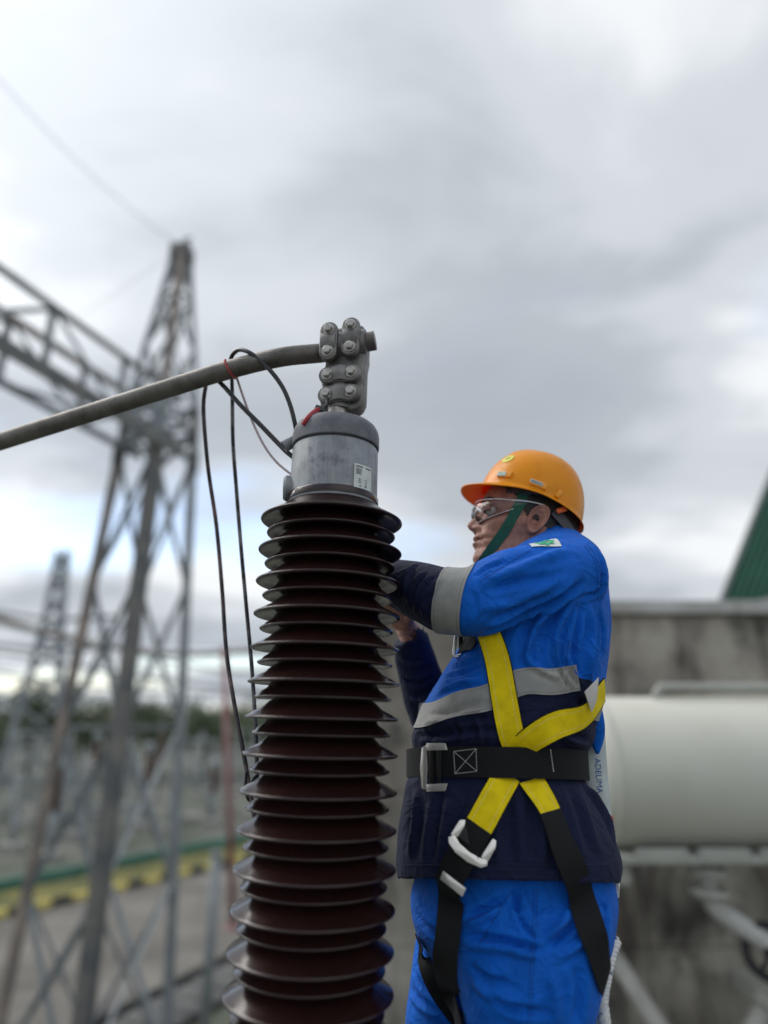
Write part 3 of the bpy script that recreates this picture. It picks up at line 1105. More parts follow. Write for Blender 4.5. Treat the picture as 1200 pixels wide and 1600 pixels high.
# main casting (behind): lower socket block, waist, upper jaw
body = [(-.026, -.004), (-.036, .004), (-.039, .02), (-.037, .034), (-.0345, .042), (-.037, .052), (-.039, .066), (-.033, .079), (-.031, .09), (-.033, .118), (-.030, .150), (-.012, .166),
        (.012, .172), (.040, .170), (.046, .15), (.049, .10), (.046, .08), (.046, .012), (.040, -.002), (.030, -.008)]
cplate(body, -.030, .036, .006, 'casting')
add('socket', tube([cp(0, -.004, -.004), cp(0, -.004, .08)], .026, 28), M_CLAMP, clamp, smooth='auto')
CZ = 0.128                                     # height of conductor axis in the clamp
CDIR = (cxv + czv * .14).normalized()
add('jaw', tube([cp(-.030, -.006, CZ) , cp(.046, -.006, CZ + .006)], .0325, 28), M_CLAMP, clamp, smooth='auto')


def strap_plate(center, L, r_, ang_, y0, name='clamp_strap'):
    ca, sa = math.cos(ang_), math.sin(ang_)
    pts = [(center[0] + x * ca - y * sa, center[1] + x * sa + y * ca) for x, y in stadium(L, r_, 8)]
    s = cplate(pts, y0, .013, .004, name)
    # arched saddle in the middle, over the conductor or stud
    q0 = cp(center[0], y0 + .002, center[1])
    along = cxv * ca + czv * sa
    acr = czv * ca - cxv * sa
    nseg = 14
    V, F = [], []
    hw = r_ * .9
    for i in range(nseg + 1):
        u = -1 + 2 * i / nseg
        hgt = .0125 + .005 * math.cos(u * math.pi / 2) ** 1.0
        for v, hh in ((-hw, 0), (-hw * .92, hgt * .9), (-hw * .6, hgt), (hw * .6, hgt), (hw * .92, hgt * .9), (hw, 0)):
            V.append(q0 + (along * (u * L * .33) + acr * v + cf * hh) * KC)
    for i in range(nseg):
        for k in range(5):
            F.append((i * 6 + k, i * 6 + k + 1, i * 6 + 7 + k, i * 6 + 6 + k))
    F.append(tuple(range(6)))
    F.append(tuple(nseg * 6 + k for k in range(6))[::-1])
    add('saddle', (V, F), M_CLAMP, s, smooth='auto')
    for sgn in (-1, 1):
        b0 = cp(center[0] + sgn * ca * L / 2, y0 + .013, center[1] + sgn * sa * L / 2)
        add('washer', lathe([(.0125, 0), (.0125, .0022), (0, .0022)], 28, b0 + cf * .0002, cf), M_BOLT, s, smooth='auto')
        bt = lathe([(.0095, 0), (.0095, .007), (.008, .0085), (0, .0085)], 6, b0 + cf * .0022, cf)
        add('bolt', bevel(bt, .0008, 1), M_BOLT, s, smooth=False)


for zz_ in (.020, .060):
    strap_plate((.002, zz_), .046, .017, .06, .010)
strap_plate((-.021, CZ - .001), .046, .0175, math.pi / 2, .016)
strap_plate((.021, CZ + .006), .046, .0175, math.pi / 2, .016)

# ------------------------------------------------------------------ conductor and cables
cc = cp(.006, -.006, CZ + .001)
P = [cp(.062, -.006, CZ + .013), cp(.03, -.006, CZ + .008), cp(-.03, -.006, CZ - .006), at(440, 558, 1.30), at(360, 577, 1.335), at(250, 611, 1.38), at(120, 652, 1.43), at(0, 690, 1.48), at(-160, 742, 1.55)]
CP = spline(P, 14)
cond = empty('bus_cable', P[3], label='thick grey stranded cable running from the clamp out across the sky', cat='cable')


def stranded(P, r_, n=26, twist=14.0):
    P = [Vector(p) for p in P]
    V, F = [], []
    m = n * 4
    a = None
    s = 0
    for i, p in enumerate(P):
        t = (P[min(i + 1, len(P) - 1)] - P[max(i - 1, 0)]).normalized()
        if i:
            s += (p - P[i - 1]).length
        if a is None:
            a = frame(t)[0]
        a = (a - t * a.dot(t)).normalized()
        b = t.cross(a)
        for k in range(m):
            g = 2 * math.pi * k / m
            rr = r_ * (0.98 + .02 * abs(math.cos(n / 2 * g)))
            gg = g + s * twist
            V.append(p + (a * math.cos(gg) + b * math.sin(gg)) * rr)
    for i in range(len(P) - 1):
        for k in range(m):
            k2 = (k + 1) % m
            F.append((i * m + k, i * m + k2, (i + 1) * m + k2, (i + 1) * m + k))
    F.append(tuple(range(m))[::-1])
    F.append(tuple((len(P) - 1) * m + k for k in range(m)))
    return V, F


add('strands', stranded(CP, .0205), M_COND, cond)
tw = Vector(P[4])
tdir = (Vector(P[5]) - Vector(P[4])).normalized()
a_, b_, _ = frame(tdir)
RED = mat('red_tape', (0.40, 0.05, 0.05), 0.5, var=.2)
add('red_tie', tube([tw + tdir * (.006 * math.sin(k * .22)) + (a_ * math.cos(k * 2 * math.pi / 28) + b_ * math.sin(k * 2 * math.pi / 28)) * .0225 for k in range(29)], .0022, 8, cap=False), RED, cond)


def cable(name, pts, r_, m, label, n=10):
    P = spline([at(*p) for p in pts], n)
    return add(name, tube(P, r_, 12), m, label=label, cat='cable')


M_LEAD = mat('glint_banded_lead', (0.014, 0.015, 0.018), 0.35, col2=(0.20, 0.19, 0.19), vscale=14, stretch=(.3, .3, 1), lo=.46, hi=.62)  # pale bands painted in for reflections and blur ghosts on black rubber
M_LEADR = mat('glint_banded_reddish_lead', (0.018, 0.016, 0.018), 0.35, col2=(0.16, 0.10, 0.10), vscale=13, stretch=(.3, .3, 1), lo=.46, hi=.62)  # same painted reflection bands, tinted red
cable('test_lead', [(365, 582, 1.36), (361, 560, 1.345), (372, 547, 1.32), (388, 550, 1.30), (405, 562, 1.295), (425, 582, 1.29), (442, 606, 1.29), (453, 632, 1.29), (460, 658, 1.29), (464, 680, 1.30)], .0048, M_RUB,
      'black cable looped over the grey stranded cable and down to the cap')
cable('test_lead', [(338, 592, 1.37), (352, 606, 1.36), (375, 632, 1.35), (405, 662, 1.34), (432, 690, 1.33), (448, 706, 1.32), (463, 718, 1.31)], .0052, M_RUB, 'black cable slanting straight down to the side of the cap')
cable('test_lead', [(362, 585, 1.38), (363, 620, 1.39), (364, 690, 1.42), (369, 760, 1.45), (377, 860, 1.48), (386, 960, 1.50), (394, 1050, 1.50), (400, 1150, 1.49), (402, 1230, 1.47), (404, 1300, 1.46)], .0044, M_LEAD,
      'dark cable with painted pale glints hanging close beside the brown sheds')
cable('test_lead', [(322, 600, 1.40), (318, 640, 1.42), (325, 730, 1.46), (338, 820, 1.50), (347, 920, 1.52), (354, 1020, 1.52), (368, 1110, 1.50), (383, 1190, 1.48), (398, 1280, 1.46)], .0046, M_LEADR,
      'reddish dark cable with painted pale glints hanging outermost, nearest the tower')
cable('test_lead', [(385, 1205, 1.47), (384, 1235, 1.47), (390, 1250, 1.47), (395, 1220, 1.47), (402, 1210, 1.47)], .0030, M_RUB, 'thin black cable knot where the hanging cables meet')
M_THIN = mat('thin_pink_lead', (0.42, 0.33, 0.34), 0.5, var=.1)
cable('thin_lead', [(370, 590, 1.36), (380, 620, 1.37), (395, 660, 1.38), (412, 695, 1.37), (432, 722, 1.36), (456, 742, 1.34)], .0026, M_THIN, 'thin pinkish wire curving from the red tie towards the cap')

# ------------------------------------------------------------------ the worker
PY = 1.50
feet = at(815, 2235, PY)
man = empty('person', feet, label='worker in blue and navy coveralls with orange helmet reaching behind the brown insulator', cat='person')


def sec(cx, hw, py, Y, hd, n=2.3):
    """horizontal section whose outline spans cx-hw..cx+hw in the photograph; hd = half depth in metres"""
    c = at(cx, py, Y)
    d = Vector((c.x - CAM.x, c.y - CAM.y, 0)).normalized()
    s = Vector((d.y, -d.x, 0))
    return c, s * (hw * pxm(c)), d * hd, n


def loft(secs, n=56):
    V, F = [], []
    for c, a, b, e in secs:
        for k in range(n):
            g = 2 * math.pi * k / n
            x, y = math.cos(g), math.sin(g)
            V.append(c + a * (math.copysign(abs(x) ** (2 / e), x)) + b * (math.copysign(abs(y) ** (2 / e), y)))
    for i in range(len(secs) - 1):
        for k in range(n):
            k2 = (k + 1) % n
            F.append((i * n + k, i * n + k2, (i + 1) * n + k2, (i + 1) * n + k))
    F.append(tuple(range(n))[::-1])
    F.append(tuple((len(secs) - 1) * n + k for k in range(n)))
    return V, F


def lofts(rows, Y):
    """rows (py, left, right, half depth[, Y]) -> smooth loft"""
    R_ = [(r[0], (r[1] + r[2]) / 2, (r[2] - r[1]) / 2, r[3], r[4] if len(r) > 4 else Y) for r in rows]
    S = spline(R_, 4)
    return loft([sec(q[1], q[2], q[0], q[4], q[3]) for q in S])


def limb(rows, n=24):
    """rows (px, py, Y, radius)"""
    S = spline([tuple(at(*r[:3])) + (r[3],) for r in rows], 6)
    return [Vector(s[:3]) for s in S], [s[3] for s in S]


TORSO = [(838, 852, 900, .085), (850, 828, 914, .12), (868, 796, 932, .16), (895, 776, 943, .185), (925, 758, 945, .195), (965, 742, 949, .195), (1010, 720, 947, .19), (1060, 688, 941, .185),
         (1100, 664, 933, .18), (1140, 650, 921, .178), (1170, 644, 916, .172), (1192, 640, 910, .168), (1212, 636, 909, .170), (1245, 630, 926, .185), (1290, 624, 948, .195), (1340, 619, 963, .20), (1374, 622, 958, .20), (1420, 630, 947, .195)]
NEAR = [(905, 897, 1.385, .078), (860, 905, 1.345, .076), (800, 914, 1.325, .069), (745, 940, 1.315, .0665), (715, 939, 1.325, .064), (690, 936, 1.34, .062), (650, 921, 1.395, .057), (610, 906, 1.45, .050), (578, 894, 1.50, .043)]
FAR = [(850, 905, 1.66, .075), (780, 1000, 1.73, .068), (725, 1080, 1.75, .062), (688, 1122, 1.755, .060), (668, 1095, 1.725, .057), (655, 1052, 1.69, .052), (643, 1003, 1.65, .045), (641, 996, 1.645, .043)]
nP, nR = limb(NEAR)
fP, fR = limb(FAR)
jV, jF = remesh(merge(lofts(TORSO, PY), tube(nP, nR, 28), tube(fP, fR, 28)), 0.0048, 16, .5)


def cut_hem(V, F, co, no, turn=.012):
    """trim the jacket at the hem plane and turn the edge in"""
    bm = bmesh.new()
    vs = [bm.verts.new(v) for v in V]
    for f in F:
        bm.faces.new([vs[i] for i in f])
    bmesh.ops.bisect_plane(bm, geom=bm.verts[:] + bm.edges[:] + bm.faces[:], plane_co=co, plane_no=no, clear_inner=True)
    ed = [e for e in bm.edges if e.is_boundary]
    ex = bmesh.ops.extrude_edge_only(bm, edges=ed)
    c = at(795, 1375, PY)
    for v in ex['geom']:
        if isinstance(v, bmesh.types.BMVert):
            d = Vector((c.x - v.co.x, c.y - v.co.y, 0)).normalized()
            v.co += d * turn + Vector((0, 0, .004))
    bm.verts.index_update()
    V = np.array([tuple(v.co) for v in bm.verts])
    F = [tuple(v.index for v in f.verts) for f in bm.faces]
    bm.free()
    return V, F


jV, jF = cut_hem(jV, jF, Vector((0, 1.3, CAM.z - .264)), Vector((.02, .2, 1)).normalized())


def seg_dist(V, P):
    """distance of every vertex to a polyline, and the length along it"""
    P = np.array([tuple(p) for p in P])
    best = np.full(len(V), 1e9)
    par = np.zeros(len(V))
    s = 0.0
    for i in range(len(P) - 1):
        d = P[i + 1] - P[i]
        L = np.linalg.norm(d) + 1e-9
        t = np.clip(((V - P[i]) @ d) / L ** 2, 0, 1)
        q = np.linalg.norm(V - (P[i] + t[:, None] * d), axis=1)
        m = q < best
        best[m] = q[m]
        par[m] = s + t[m] * L
        s += L
    return best, par, s


def folds(V, F, lst, tree=None, extra=None):
    """raise ridges (+) and press valleys (-) along lines drawn over the cloth"""
    N = vnormals(V, F)
    tree = tree or bvh((V, F))
    D = np.zeros(len(V))
    for pts, wd, am in lst:
        P = []
        for px, py in pts:
            h = tree.ray_cast(CAM, ray(px, py))[0]
            if h is not None:
                P.append(tuple(h))
        if len(P) < 2:
            continue
        P = spline(P, 5)
        wd *= .72
        d, t, L = seg_dist(V, P)
        tp = np.clip(np.minimum(t, L - t) / (L * .28 + 1e-6), 0.0, 1) ** .7
        D += 1.55 * am * tp * (np.exp(-(d / wd) ** 2) - .45 * np.exp(-((d - 1.9 * wd) / (wd * .9)) ** 2))
    if extra is not None:
        D += extra(V, N)
    return V + N * D[:, None]


def cloth_noise(amp, scale, squash, seed):
    def f(V, N):
        return np.array([amp * (noise.noise(Vector((v[0] * scale * squash[0] + seed, v[1] * scale * squash[1], v[2] * scale * squash[2])))
                                + .5 * noise.noise(Vector((v[0] * scale * 2.1 * squash[0] + seed, v[1] * scale * 2.1 * squash[1] + 5, v[2] * scale * 2.1 * squash[2])))) for v in V])
    return f


JF = [
    # crease where the raised sleeve meets the side of the chest
    ([(915, 905), (885, 930), (850, 948), (800, 968), (752, 988)], .010, -.011),
    ([(932, 860), (940, 895), (935, 925), (905, 935)], .007, -.005),
    ([(760, 905), (800, 893), (850, 872), (890, 858)], .014, .006),
    ([(748, 925), (790, 915), (840, 905), (890, 890)], .012, -.005),
    ([(748, 950), (790, 945), (830, 930), (870, 915)], .011, .005),
    ([(760, 972), (790, 960), (830, 945)], .008, -.004),
    ([(742, 900), (760, 888), (790, 878)], .006, -.004),
    ([(740, 915), (752, 940), (748, 965)], .006, .004),
    # folds fanning from the armpit down the side and back
    ([(900, 938), (880, 965), (868, 1000), (872, 1040)], .008, .009),
    ([(885, 945), (858, 975), (848, 1010), (850, 1045)], .008, -.007),
    ([(865, 952), (838, 980), (825, 1020), (828, 1050)], .008, .008),
    ([(845, 958), (818, 985), (806, 1010)], .007, -.005),
    ([(912, 940), (905, 975), (898, 1015), (905, 1060)], .009, -.008),
    ([(922, 945), (925, 985), (918, 1025), (922, 1065)], .010, .010),
    ([(935, 950), (942, 990), (938, 1030)], .009, -.006),
    ([(880, 1010), (890, 1040), (910, 1070)], .007, .006),
    ([(860, 1020), (880, 1060), (895, 1085)], .006, -.005),
    ([(815, 1020), (840, 1045), (875, 1060)], .007, .004),
    # chest, bunched below the chest strap
    ([(705, 1040), (725, 1035), (752, 1020)], .006, .006),
    ([(690, 1062), (720, 1052), (755, 1040)], .006, -.006),
    ([(680, 1085), (715, 1068), (757, 1062)], .007, .006),
    ([(715, 1030), (730, 1015), (750, 1002)], .005, -.005),
    # blousing above the belt
    ([(668, 1128), (700, 1128), (745, 1112), (780, 1116)], .010, .008),
    ([(655, 1150), (690, 1148), (740, 1140), (790, 1142)], .009, -.008),
    ([(665, 1140), (672, 1160), (668, 1178)], .007, .005),
    ([(710, 1125), (716, 1150), (708, 1170)], .007, -.005),
    ([(740, 1118), (752, 1145), (748, 1168)], .007, .006),
    ([(850, 1120), (880, 1140), (912, 1150)], .009, -.007),
    ([(865, 1140), (890, 1158), (918, 1165)], .008, .007),
    ([(895, 1100), (912, 1125), (925, 1155)], .008, .008),
    # skirt of the jacket below the belt
    ([(650, 1232), (648, 1280), (640, 1340)], .014, .006),
    ([(690, 1235), (680, 1290), (672, 1350)], .013, -.006),
    ([(745, 1240), (735, 1300), (742, 1360)], .014, .005),
    ([(800, 1240), (795, 1300), (800, 1362)], .014, -.005),
    ([(840, 1235), (850, 1300), (845, 1362)], .013, .005),
    ([(890, 1230), (910, 1280), (925, 1340)], .014, -.006),
    ([(910, 1225), (940, 1265), (960, 1320)], .012, .007),
    ([(640, 1362), (760, 1352), (880, 1356), (960, 1350)], .004, -.003),
    # navy forearm
    ([(685, 905), (665, 930), (660, 960)], .008, .006),
    ([(668, 895), (648, 920), (642, 950)], .008, -.007),
    ([(650, 882), (636, 905), (632, 935)], .007, .006),
    # far sleeve
    ([(625, 1030), (645, 1040), (668, 1032)], .007, .005),
    ([(630, 1060), (650, 1068), (675, 1058)], .008, -.006),
    ([(640, 1090), (655, 1095), (670, 1085)], .008, .006),
]
BZ0 = at(800, 1190, 1.325).z


def belt_z(x, y):
    return BZ0 - .10 * (y - 1.325) - .02 * (x - at(790, 1110, PY).x)


_cn = cloth_noise(.0034, 15, (1, 1, .7), 3.0)


def jacket_extra(V, N):
    """cloth nipped in under the belt and bloused above it"""
    D = _cn(V, N)
    d = V[:, 2] - np.array([belt_z(v[0], v[1]) for v in V])
    tor = (np.abs(V[:, 1] - PY) < .26) & (V[:, 0] > at(655, 1150, PY).x - .06)
    D += np.where(tor, -.013 * np.exp(-(d / .024) ** 2) + .006 * np.exp(-((d - .055) / .02) ** 2), 0)
    return D


jV = folds(jV, jF, JF, extra=jacket_extra)
j_tree = bvh((jV, jF))

# which colour zone a point of the jacket belongs to: signed metres past the blue / navy border
dn, sn, _ = seg_dist(jV, nP)
df, sf, _ = seg_dist(jV, fP)


def arc(P, q):
    P = [Vector(p) for p in P]
    s, best = 0, (9, 0)
    for i in range(len(P) - 1):
        d = P[i + 1] - P[i]
        t = max(0, min(1, (q - P[i]).dot(d) / d.length_squared))
        e = (P[i] + d * t - q).length
        if e < best[0]:
            best = (e, s + t * d.length)
        s += d.length
    return best[1]


sB = arc(nP, at(722, 938, 1.325))
fB = arc(fP, at(760, 1030, 1.74))
XF, XM = at(660, 1110, PY).x, at(800, 1080, 1.32).x


def band_z(x, y):
    """height of the middle of the reflective tape round the jacket"""
    z = CAM.z + 0.032 + .045 * math.tanh((x - (XF + .09)) / .10) * .8
    return z + .004 * math.sin(x * 55) + .003 * math.sin(x * 23 + 1)


zone = np.empty(len(jV))
for i, v in enumerate(jV):
    tz = band_z(v[0], v[1]) - v[2]
    if dn[i] < .105 and sn[i] > .10:
        tz = sn[i] - sB
    elif df[i] < .088 and sf[i] > .10 and v[1] > PY + .08:
        tz = sf[i] - fB
    zone[i] = tz


def cloth_mat(name, c1, c2, attr=None, rough=.78):
    m = bpy.data.materials.new(name)
    m.use_nodes = True
    t = m.node_tree
    b = t.nodes['Principled BSDF']
    b.inputs['Roughness'].default_value = rough
    b.inputs['Specular IOR Level'].default_value = .22
    b.inputs['Sheen Weight'].default_value = .03
    b.inputs['Sheen Roughness'].default_value = .5
    c = t.nodes.new('ShaderNodeTexCoord')
    n = t.nodes.new('ShaderNodeTexNoise')
    n.inputs['Scale'].default_value = 22
    n.inputs['Detail'].default_value = 6
    t.links.new(c.outputs['Object'], n.inputs['Vector'])
    hv = t.nodes.new('ShaderNodeMapRange')
    hv.inputs['From Min'].default_value = .3
    hv.inputs['From Max'].default_value = .7
    hv.inputs['To Min'].default_value = .86
    hv.inputs['To Max'].default_value = 1.12
    t.links.new(n.outputs['Fac'], hv.inputs['Value'])
    mx = t.nodes.new('ShaderNodeMix')
    mx.data_type = 'RGBA'
    mx.inputs['A'].default_value = (*c1, 1)
    mx.inputs['B'].default_value = (*c2, 1)
    if attr:
        a = t.nodes.new('ShaderNodeAttribute')
        a.attribute_name = attr
        g = t.nodes.new('ShaderNodeMath')
        g.operation = 'GREATER_THAN'
        g.inputs[1].default_value = 0
        t.links.new(a.outputs['Fac'], g.inputs[0])
        t.links.new(g.outputs[0], mx.inputs['Factor'])
    else:
        mx.inputs['Factor'].default_value = 0
    vm = t.nodes.new('ShaderNodeVectorMath')
    vm.operation = 'SCALE'
    t.links.new(mx.outputs['Result'], vm.inputs[0])
    t.links.new(hv.outputs[0], vm.inputs['Scale'])
    t.links.new(vm.outputs[0], b.inputs['Base Color'])
    # small wrinkles and twill
    w1 = t.nodes.new('ShaderNodeTexNoise')
    w1.inputs['Scale'].default_value = 38
    w1.inputs['Detail'].default_value = 5
    w1.inputs['Distortion'].default_value = .8
    t.links.new(c.outputs['Object'], w1.inputs['Vector'])
    w2 = t.nodes.new('ShaderNodeTexNoise')
    w2.inputs['Scale'].default_value = 900
    w2.inputs['Detail'].default_value = 2
    t.links.new(c.outputs['Object'], w2.inputs['Vector'])
    b1 = t.nodes.new('ShaderNodeBump')
    # sharp creases: ridged noise
    rg = t.nodes.new('ShaderNodeTexNoise')
    rg.inputs['Scale'].default_value = 13
    rg.inputs['Detail'].default_value = 2
    rg.inputs['Distortion'].default_value = 1.6
    t.links.new(c.outputs['Object'], rg.inputs['Vector'])

    def mth(op, a_, b_=None):
        q_ = t.nodes.new('ShaderNodeMath')
        q_.operation = op
        for ii, vv_ in enumerate((a_, b_)):
            if vv_ is None:
                continue
            if isinstance(vv_, (int, float)):
                q_.inputs[ii].default_value = vv_
            else:
                t.links.new(vv_, q_.inputs[ii])
        return q_.outputs[0]
    rid = mth('POWER', mth('SUBTRACT', 1.0, mth('ABSOLUTE', mth('MULTIPLY', mth('SUBTRACT', rg.outputs['Fac'], .5), 5.0))), 2.0)
    hsum = mth('ADD', mth('MULTIPLY', rid, .55), mth('MULTIPLY', w1.outputs['Fac'], .8))
    b1.inputs['Strength'].default_value = .55
    b1.inputs['Distance'].default_value = .006
    t.links.new(hsum, b1.inputs['Height'])
    b2 = t.nodes.new('ShaderNodeBump')
    b2.inputs['Strength'].default_value = .25
    b2.inputs['Distance'].default_value = .0006
    t.links.new(w2.outputs['Fac'], b2.inputs['Height'])
    t.links.new(b1.outputs[0], b2.inputs['Normal'])
    t.links.new(b2.outputs[0], b.inputs['Normal'])
    return m


BLUE, NAVY = (0.0, 0.105, 0.52), (0.0055, 0.0095, 0.038)
M_JK = cloth_mat('jacket_cloth', BLUE, NAVY, 'zone')
M_BL = cloth_mat('blue_cloth', BLUE, BLUE)
jacket = add('jacket', (jV, jF), M_JK, man)
at_ = jacket.data.attributes.new('zone', 'FLOAT', 'POINT')
at_.data.foreach_set('value', zone.astype(np.float32))
JPOLY = len(jF)

# ---- trousers
PELV = [(1340, 657, 947, .165), (1375, 650, 953, .170), (1400, 643, 957, .172), (1430, 643, 956, .168), (1465, 654, 952, .155), (1500, 682, 945, .115)]
NLEG = [(1400, 692, 952, .105, 1.42), (1450, 694, 951, .116, 1.415), (1500, 709, 942, .118, 1.41), (1550, 718, 933, .114, 1.41), (1600, 725, 924, .110, 1.41), (1750, 735, 910, .10, 1.41), (1950, 755, 895, .088, 1.42), (2130, 770, 875, .07, 1.43), (2190, 770, 870, .068, 1.43)]
FLEG = [(1400, 650, 830, .10, 1.59), (1450, 652, 815, .11, 1.60), (1500, 645, 800, .112, 1.605), (1550, 638, 785, .108, 1.61), (1600, 633, 770, .105, 1.61), (1750, 640, 760, .095, 1.61), (1950, 660, 765, .085, 1.61), (2110, 675, 760, .07, 1.61), (2150, 676, 760, .068, 1.61)]
tV, tF = remesh(merge(lofts(PELV, PY), lofts(NLEG, 1.4), lofts(FLEG, 1.6)), 0.0052, 12, .5)
TF = [
    ([(802, 1385), (806, 1415), (818, 1445), (840, 1470)], .006, -.009),
    ([(815, 1385), (822, 1415), (838, 1445)], .007, .007),
    ([(720, 1462), (760, 1464), (810, 1476), (855, 1486)], .007, -.008),
    ([(728, 1478), (780, 1482), (840, 1496)], .008, .007),
    ([(858, 1482), (880, 1462), (905, 1438)], .007, -.009),
    ([(850, 1465), (875, 1445), (890, 1420)], .008, .008),
    ([(870, 1500), (900, 1480), (930, 1450)], .008, .007),
    ([(735, 1510), (765, 1530), (800, 1535)], .008, -.006),
    ([(735, 1530), (770, 1555), (820, 1560)], .010, .006),
    ([(760, 1545), (800, 1575), (860, 1580)], .009, -.006),
    ([(860, 1520), (870, 1560), (868, 1610)], .012, .006),
    ([(900, 1500), (905, 1550), (898, 1610)], .012, -.006),
    ([(790, 1400), (760, 1420), (728, 1430)], .008, -.006),
    ([(780, 1420), (750, 1440), (726, 1446)], .008, .006),
    ([(650, 1400), (665, 1430), (690, 1450)], .008, .006),
    ([(648, 1425), (668, 1450), (695, 1470)], .007, -.007),
    ([(650, 1480), (665, 1510), (700, 1530)], .008, .006),
    ([(645, 1510), (660, 1540), (690, 1565)], .007, -.006),
    ([(640, 1550), (660, 1575), (690, 1595)], .008, .006),
    ([(935, 1400), (945, 1430), (940, 1460)], .007, -.006),
]
tV = folds(tV, tF, TF, extra=cloth_noise(.0036, 13, (1, 1, .8), 9.0))
t_tree = bvh((tV, tF))
trousers = add('trousers', (tV, tF), M_BL, man)
both = bvh(merge((list(jV), jF), (list(tV), tF)))
# a seam down the outside of the near leg and slant pocket edge
M_SEAM = mat('blue_seam', (0.002, 0.05, 0.30), .8, var=.1)

# ---- boots and the platform they stand on (below the frame)
M_BOOT = mat('black_leather', (0.015, 0.014, 0.013), .5, var=.3, bump=.3, bscale=80)
for cx, Y in ((820, 1.43), (715, 1.61)):
    base = Vector((at(cx, 2150, Y).x, Y, feet.z))
    rows = []
    for f, hw, h in ((-.06, .032, .03), (-.055, .038, .16), (-.02, .045, .18), (.03, .046, .16), (.07, .046, .11), (.13, .05, .085), (.18, .046, .07), (.205, .03, .04)):
        rows.append((base + Vector((-f, 0, h / 2 + .005)), Vector((0, hw, 0)), Vector((0, 0, h / 2)), 2.6))
    bt = add('boot', loft(rows, 24), M_BOOT, man)
    add('sole', bevel(extrude2d([(base.x - x, base.y + y) for x, y in ((-.07, -.03), (-.07, .03), (-.03, .042), (.08, .048), (.16, .05), (.215, .025), (.215, -.025), (.16, -.05), (.08, -.046), (-.03, -.042))], .022, Matrix.Translation((0, 0, feet.z - .018))), .004, 1), M_BLACK, bt, smooth=False)
plat = empty('work_platform', (at(815, 2235, PY).x, 1.6, 0), label='steel scaffold platform under the worker, below the picture edge', cat='platform')
pzx = feet.z - .02
for i in range(5):
    add('deck_plank', bevel(box((feet.x, 1.28 + i * .17, pzx - .02), (1.2, .165, .04)), .004, 1), mat('deck_timber', (.25, .18, .1), .85, var=.2), plat, smooth=False)
for sx in (-.55, .55):
    for yy in (1.22, 2.0):
        add('leg', tube([Vector((feet.x + sx, yy, 0)), Vector((feet.x + sx, yy, pzx - .04))], .025, 10), M_GALV, plat)
    add('bearer', tube([Vector((feet.x + sx, 1.18, pzx - .07)), Vector((feet.x + sx, 2.04, pzx - .07))], .025, 10), M_GALV, plat)

# ---- head, neck and hands: one body mesh
HP = R(10)
H0 = at(826, 829, PY)
HX = Vector((-math.cos(HP), 0, math.sin(HP)))
HY = Vector((0, -1, 0))
HZ = Vector((math.sin(HP), 0, math.cos(HP)))
HS = 1.14


def hp_(x, y, z):
    return H0 + (HX * x + HY * y + HZ * z) * HS


def interp(tab, z):
    xs = [t[0] for t in tab]
    return [float(np.interp(z, xs, [t[k] for t in tab])) for k in range(1, len(tab[0]))]


# height: front, back, half width (metres, ear canal at the origin)
HT = [(-.135, .012, .062, .060), (-.115, .020, .064, .060), (-.105, .032, .066, .060), (-.098, .060, .066, .0605), (-.093, .085, .066, .0610), (-.086, .0975, .066, .0618), (-.076, .1025, .068, .063), (-.065, .1005, .070, .0645),
      (-.058, .0985, .072, .0655), (-.051, .1020, .073, .0660), (-.046, .1035, .074, .0664), (-.0405, .1005, .076, .0668), (-.036, .1040, .077, .0672), (-.031, .1035, .078, .0675), (-.024, .1000, .080, .0680), (-.012, .0965, .083, .0690),
      (0, .0965, .087, .0700), (.014, .0945, .091, .0710), (.024, .0945, .094, .0718), (.034, .0985, .096, .0725), (.042, .0985, .097, .0728), (.06, .095, .098, .0728), (.08, .086, .095, .069), (.10, .070, .085, .060), (.118, .046, .066, .044), (.128, .022, .04, .024), (.132, .002, .006, .004)]


def gs(x, s):
    return math.exp(-(x / s) ** 2)


zs = np.concatenate([np.linspace(-.135, -.1, 8), np.linspace(-.097, .05, 100), np.linspace(.054, .132, 24)])
